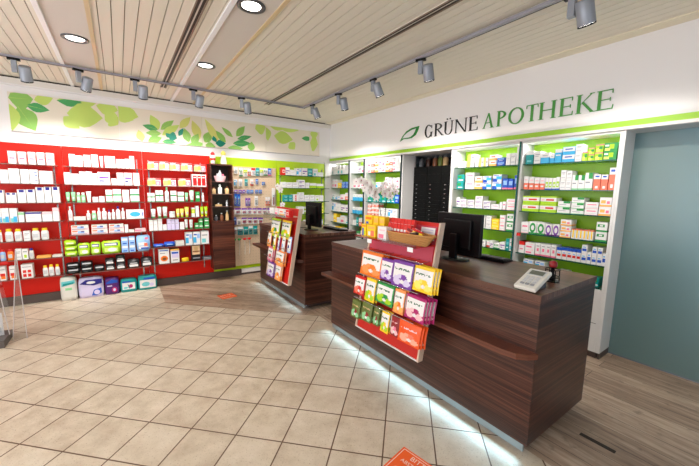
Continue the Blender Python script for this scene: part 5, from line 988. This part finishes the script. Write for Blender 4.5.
# orchids
def orchid(x, y, z, stems, label, potc):
    e = empty('orchid', (x,y,z), 0, label, 'orchid')
    b = MB(); b.lathe([(.04,0),(.055,.09),(.057,.10),(.05,.10),(.045,.085)], P(potc), 20); b.build('pot', e)
    b = MB()
    for k in range(5):
        a = k*2*PI/5+.4; p = [(0,0,.09)]; L = .15
        pts = [(L*t*math.cos(a), L*t*math.sin(a), .09+.05*math.sin(PI*t)) for t in (0,.25,.5,.75,1)]; n = Vector((-math.sin(a),math.cos(a),0)); wd = [.008,.022,.026,.02,.002]
        vs = []
        for q,w_ in zip(pts,wd): vs += [tuple(Vector(q)+n*w_), (q[0],q[1],q[2]-.006), tuple(Vector(q)-n*w_)]
        b.add(vs, [(3*i,3*i+1,3*i+4,3*i+3) for i in range(4)]+[(3*i+1,3*i+2,3*i+5,3*i+4) for i in range(4)], P('dgreen'), True)
    b.build('leaves', e)
    for pts, flowers in stems:
        b = MB(); b.tube([(px-x,py-y,pz-z) for px,py,pz in pts], .004, M_STEM, 7); st = b.build('stem', e)
        for fx,fy,fz,s in flowers:
            b = MB(); C = Vector((fx-x,fy-y,fz-z)); F = Vector((-.8,-.5,-.15)).normalized(); A = F.cross(Vector((0,0,1))).normalized(); Bv = A.cross(F)
            for k in range(5):
                a = PI/2+k*2*PI/5; d = A*math.cos(a)+Bv*math.sin(a); t = A*-math.sin(a)+Bv*math.cos(a); wf = s*(.55 if k in (1,4) else .34)
                vs = [C, C+d*s*.45+t*wf*.8+F*.004, C+d*s*.8+t*wf*.7+F*.002, C+d*s, C+d*s*.8-t*wf*.7+F*.002, C+d*s*.45-t*wf*.8+F*.004, C+d*s*.5+F*.008]
                b.add([tuple(v) for v in vs], [(0,1,6),(1,2,6),(2,3,6),(3,4,6),(4,5,6),(5,0,6)], M_PETAL, True)
            b.lathe([(.002,0),(.006,.004),(.004,.01)], P('magenta'), 8, c=tuple(C+F*.006)); b.build('flower', st)
orchid(2.43, 2.76, .9605, [([(2.42,2.77,1.05),(2.40,2.80,1.25),(2.38,2.82,1.40),(2.30,2.83,1.52),(2.17,2.83,1.60),(2.05,2.83,1.58)], [(2.06,2.81,1.585,.045),(2.13,2.81,1.60,.05),(2.20,2.80,1.575,.052),(2.17,2.80,1.52,.05),(2.26,2.80,1.53,.052),(2.24,2.80,1.465,.052),(2.32,2.80,1.48,.052),(2.33,2.80,1.42,.045)]),
   ([(2.44,2.77,1.05),(2.47,2.80,1.25),(2.50,2.82,1.38),(2.52,2.83,1.48),(2.60,2.83,1.56)], [(2.40,2.80,1.515,.05),(2.46,2.80,1.46,.052),(2.52,2.80,1.50,.052),(2.58,2.80,1.55,.05),(2.45,2.80,1.57,.045),(2.54,2.80,1.43,.045),(2.62,2.80,1.49,.045)])],
   'white orchid with two flowering stems on the front counter\'s far end', 'offwhite')
orchid(1.95, 4.55, .9605, [([(1.95,4.55,1.05),(1.93,4.50,1.25),(1.90,4.42,1.40),(1.84,4.36,1.50),(1.80,4.34,1.54)], [(1.82,4.33,1.53,.05),(1.86,4.34,1.485,.05),(1.90,4.36,1.28,.045),(1.87,4.35,1.22,.05)])],
   'small white orchid behind the rear display on the rear counter', 'offwhite')

# ------------------------------------------------------------------ ceiling fixtures
def downlight(x, y, label):
    e = empty('downlight', (x,y,ZC-.004), 0, label, 'ceiling lamp', 'round recessed ceiling lamps')
    z0 = -.0005
    b = MB(); b.lathe([(.098,z0),(.098,z0-.006),(.080,z0-.010),(.067,z0-.002)], mat('lamp_ring', (96,98,104), .3, .6), 32, cap=False); b.build('ring', e)
    b = MB(); b.lathe([(.001,z0-.001),(.066,z0-.001)], M_LAMP, 32, cap=False); b.build('lens', e)
    l = bpy.data.lights.new('downlight_beam', 'AREA'); l.shape = 'DISK'; l.size = .14; l.energy = 9; l.color = (1,.95,.88); o = bpy.data.objects.new('downlight_beam', l); COL.objects.link(o); o.parent = e; o.location = (0,0,-.014)
downlight(-.23, 3.86, 'round recessed ceiling lamp at the upper left')
downlight(.822, 3.83, 'round recessed ceiling lamp in the centre flat panel')
downlight(.84, 2.43, 'round recessed ceiling lamp cut by the top edge of the view')
for (x, y1, lb) in ((.545,4.98,'recessed dark double slot track in the ceiling left of centre'), (1.912,4.95,'recessed dark double slot track in the ceiling over the counters')):
    b = MB(); z = ZC-.0005
    b.box(x-.036,x+.036,-2.5,y1,z-.006,z,M_CPANEL); b.box(x-.024,x-.006,-2.5,y1-.01,z-.0075,z-.0061,M_DARKSLOT); b.box(x+.006,x+.024,-2.5,y1-.01,z-.0075,z-.0061,M_DARKSLOT)
    for q in (-1,1): b.box(x+q*.030-.005,x+q*.030+.005,-2.5,y1,z-.011,z-.0061,mat('bronze',(132,112,96),.4))
    tag(b.build('slot_track'), lb, 'track')
e = empty('lighting_track', (.9,4.70,ZC), 0, 'grey L-shaped ceiling lighting track carrying the spotlights', 'track')
b = MB(); b.box(-3.0-.9,2.39-.9,-.016,.016,-.034,-.0125,M_TRACK); b.box(-3.0-.9,2.36-.9,-.006,.006,-.036,-.0341,M_DARKSLOT); b.build('long_rail', e)
b = MB(); b.box(2.391-.9,2.423-.9,-7.0,.016,-.034,-.0125,M_TRACK); b.box(2.4235-.9,2.428-.9,-7.0,.016,-.036,-.0125,M_DARKSLOT); b.build('side_rail', e)
def spot(label):
    e = empty('track_spotlight', (0,0,0), 0, label, 'spotlight', 'grey track spotlights')
    b = MB(); b.box(-.045,.045,-.014,.014,-.022,-.001,M_BLACK); b.build('adapter', e)
    b = MB(); b.box(-.02,.02,-.018,.018,-.13,-.0225,M_SPOT,.003); b.build('gear_box', e)
    T_ = Matrix.Translation((0,-.0,-.115)) @ Matrix.Rotation(math.radians(30), 4, 'X')
    b = MB(); b.lathe([(.040,.055),(.046,.05),(.047,-.075)], M_SPOT, 24, c=(.072,0,0), M=T_); h = b.build('lamp_head', e)
    b = MB(); b.lathe([(.047,-.0755),(.047,-.085),(.040,-.085),(.038,-.078)], M_BLACK, 24, c=(.072,0,0), M=T_, cap=False); b.build('rim', h)
    b = MB(); b.lathe([(.001,-.079),(.0375,-.079)], M_LAMP, 24, c=(.072,0,0), M=T_, cap=False); b.build('lens', h)
    return e
S0 = spot('x')
T0 = Matrix.Translation((0,0,-.115)) @ Matrix.Rotation(math.radians(30), 4, 'X')
spots = [(-.77,4.70,0),(-.28,4.70,0),(.23,4.70,0),(.85,4.70,0),(1.46,4.70,0),(2.407,4.41,1),(2.407,3.71,1),(2.407,3.0,1),(2.407,2.29,1),(2.407,1.02,1)]
SL = ['leftmost','second','third','fourth','fifth','sixth','seventh','eighth','ninth','large nearest']
for i,(x,y,s) in enumerate(spots):
    o = S0 if i == 0 else copy_tree(S0)
    o.location = (x, y, ZC-.034); o.rotation_euler[2] = (math.radians((0,25,0,5,-30)[i]) if not s else -PI/2+math.radians((10,35,0,25,0)[i-5]))
    o.scale = (1.05,)*3; o['label'] = '%s grey spotlight %s' % (SL[i], ('from the left on the rear ceiling track' if s == 0 else 'from the left, on the track over the counters') if i < 9 else 'at the top right, on the ceiling track')
    l = bpy.data.lights.new('spot_beam', 'SPOT'); l.energy = 38; l.spot_size = math.radians(86); l.spot_blend = .8; l.shadow_soft_size = .04; l.color = (1,.97,.93)
    q = bpy.data.objects.new('spot_beam', l); COL.objects.link(q); q.parent = o
    q.location = T0 @ Vector((.072,0,-.092)); q.rotation_euler = (math.radians(24),0,0) if False else (0,0,0)
    # beam leaves along the head's axis, which leans toward the shelves
    q.rotation_euler = (math.radians(37),0,0)

# ------------------------------------------------------------------ floor stickers, slot, paper, acrylic leaflet stand
M_ST = mat('sticker_orange', (246,100,36), .4); M_STW = mat('sticker_white', (250,226,214), .4)
def text(body, size, m, parent, loc, rz=0, name='lettering'):
    cu = bpy.data.curves.new(name, 'FONT'); cu.body = body; cu.size = size; cu.align_x = 'CENTER'; cu.align_y = 'CENTER'
    o = bpy.data.objects.new(name, cu); COL.objects.link(o); dg = bpy.context.evaluated_depsgraph_get(); me = bpy.data.meshes.new_from_object(o.evaluated_get(dg)); bpy.data.objects.remove(o)
    me.materials.clear(); me.materials.append(m); t = bpy.data.objects.new(name, me); COL.objects.link(t); t.parent = parent; t.location = loc; t.rotation_euler[2] = rz; return t
e = empty('floor_sticker', (1.265,1.09,0), math.radians(-8), 'square orange floor sticker at the bottom edge in front of the counter', 'sticker')
A_ = .118
b = MB(); b.box(-A_,A_,-A_,A_,.0002,.0012,M_ST); b.build('base', e)
b = MB()
for s in (-1,1): b.box(s*(A_-.012)-.0018,s*(A_-.012)+.0018,-A_+.012,A_-.012,.0012,.0016,M_STW); b.box(-A_+.012,A_-.012,s*(A_-.012)-.0018,s*(A_-.012)+.0018,.0012,.0016,M_STW)
b.build('border', e)
text('BITTE', .045, M_STW, e, (.015,.075,.0017)); text('ABSTAND', .034, M_STW, e, (0,.03,.0017)); 
b = MB(); b.lathe([(.022,.0012),(.022,.0017)], M_STW, 20, c=(-.055,-.045,0)); b.lathe([(.022,.0012),(.022,.0017)], M_STW, 20, c=(.055,-.045,0)); b.box(-.03,.03,-.048,-.042,.0012,.0017,M_STW); b.build('pictogram', e)
bpy.data.objects['floor_sticker'].rotation_euler[2] = math.radians(-80)
bpy.data.objects['floor_sticker'].location = (1.19,1.09,0)
e = empty('floor_sticker', (1.15,4.575,0), math.radians(8), 'small orange floor sticker with white text on the planks', 'sticker')
b = MB(); b.box(-.105,.105,-.10,.10,.0002,.0012,M_ST); b.build('base', e); text('BITTE', .06, M_STW, e, (-.01,.035,.0017)); text('ABSTAND', .042, M_STW, e, (0,-.035,.0017))
b = MB(); b.box(2.27,2.30,.50,.68,.0002,.002,M_DARKSLOT); tag(b.build('floor_slot'), 'narrow dark slot in the plank floor beside the counter', 'slot')
b = MB(); b.lathe([(.022,0),(.026,.01),(.02,.045),(.01,.05)], M_PAPER, 10, sx=1.2); tag(b.build('paper_ball', None, (3.40,1.09,0)), 'crumpled white paper on the floor by the white end panel', 'paper')
e = empty('leaflet_stand', (-.95,4.25,0), 0, 'clear acrylic leaflet stand on the tiles at the left edge', 'leaflet stand')
def sub(o, e=e): o.location = -Vector(e.location); return o
sub(bx('base', e, -1.25, -.955, 4.15, 4.45, 0, .07, mat('stand_foot',(92,84,82),.5)))
def rodx(p,q,nm,r=.004):
    b = MB(); b.tube([p,q], r, mat('acrylic_edge',(196,190,190),.2), 6); return sub(b.build(nm, e))
b = MB(); b.add([(-1.06,4.3,.0702),(-.945,4.3,.0702),(-.99,4.3,.60),(-1.10,4.3,.60)], [(0,1,2,3)], M_ACRYL); b.add([(-.94,4.3,.0702),(-.94,4.45,.0702),(-.99,4.45,.6),(-.99,4.3,.6)], [(0,1,2,3)], M_ACRYL); sub(b.build('pocket', e))
rodx((-.945,4.298,.071),(-.985,4.298,.62),'edge_rod'); 
rodx((-.93,4.31,.0),(-.84,4.31,.88),'edge_rod'); rodx((-.83,4.31,.0),(-.84,4.31,.88),'edge_rod')
b = MB(); b.add([(-.93,4.312,0),(-.83,4.312,0),(-.84,4.312,.87)], [(0,1,2)], M_ACRYL); sub(b.build('side_sheet', e))
for i,(z,c) in enumerate(((.10,'white'),(.34,'lpink'))):
    b = MB(); b.box(-.075,.075,-.004,.004,0,.22,P(c)); b.box(-.06,.05,-.0046,-.004,.12,.17,P('salmon')); b.box(-.05,.06,-.0046,-.004,.03,.08,P('lgrey'))
    o = b.build('leaflet', None, (-1.06-i*.008,4.32,z-.03+.0)); tag(o, '%s leaflet in the acrylic stand at the left edge' % ('lower white','upper pink'), 'leaflet') if False else tag(o, ('lower white' if i == 0 else 'upper pink')+' leaflet in the acrylic stand at the left edge', 'leaflet')

# ------------------------------------------------------------------ light
def area(name, loc, rot, sx, sy, en, col, spread=PI):
    l = bpy.data.lights.new(name, 'AREA'); l.shape = 'RECTANGLE'; l.size = sx; l.size_y = sy; l.energy = en; l.color = col; l.spread = spread
    o = bpy.data.objects.new(name, l); COL.objects.link(o); o.location = loc; o.rotation_euler = rot; return o
# daylight through the shop front
area('daylight_front', (.3,-2.45,1.4), (PI/2,0,PI), 5.5, 2.2, L_DAY, (.93,.96,1))
area('daylight_left', (-2.9,1.5,1.5), (0,-PI/2,0), 2.0, 5.5, L_DAYL, (.95,.97,1)) 
# strip lights: on the lime fascia, under bay tops, above the red panels, under the counters
area('fascia_strip', (XR-.045,3.0,2.112), (0,PI-.35,0), .02, 5.2, L_FAS, (1,.95,.8))
for y0,y1 in ((4.955,5.64),(4.505,4.95),(3.605,4.50),(1.835,2.69),(.985,1.83)):
    area('bay_strip', (XR+.06,(y0+y1)/2,2.005), (0,.15,0), .02, (y1-y0)-.08, L_BAY*(y1-y0), (1,1,.98))
area('back_strip', (.9,YB-.10,2.06), (PI+.5,0,0), 4.6, .02, L_BACK, (1,.97,.93))
for y0,y1 in ((.80,2.84),(3.49,5.01)):
    area('counter_glow', (1.785,(y0+y1)/2,.066), (0,math.radians(58),0), .012, y1-y0, L_GLOW*(y1-y0), (.45,.78,1), math.radians(100))
area('glass_blue_fill', (4.25,-.62,1.5), (0,PI/2,0), .9, .7, L_COR, (.32,.58,1))  # unseen lamp added to tint the frosted glass blue towards the right
area('glass_green_fill', (4.3,.95,2.4), (0,0,0), .5, .5, L_COR2, (.85,1,.8))  # unseen lamp added to give the glass its greener left side
w = bpy.data.worlds.new('World'); SC.world = w; w.use_nodes = True; bg = w.node_tree.nodes['Background']; bg.inputs[0].default_value = (.9,.95,1,1); bg.inputs[1].default_value = .6

# ------------------------------------------------------------------ camera
F, YAW, PITCH, ROLL = 325.4556, .6144, .1313, .0163
fw = Vector((math.sin(YAW)*math.cos(PITCH), math.cos(YAW)*math.cos(PITCH), -math.sin(PITCH)))
r = Vector((math.cos(YAW), -math.sin(YAW), 0)); u = r.cross(fw)
r2 = r*math.cos(ROLL)+u*math.sin(ROLL); u2 = -r*math.sin(ROLL)+u*math.cos(ROLL)
cam = bpy.data.cameras.new('camera'); co = bpy.data.objects.new('camera', cam); COL.objects.link(co)
M = Matrix((r2,u2,-fw)).transposed().to_4x4(); M.translation = (0,0,1.5); co.matrix_world = M
cam.sensor_width = 36; cam.lens = F*36/699; cam.clip_start = .05
SC.camera = co
vs = SC.view_settings; vs.view_transform = 'Standard'; vs.look = 'None'; vs.exposure = EXPO; vs.gamma = 1; vs.use_curve_mapping = False
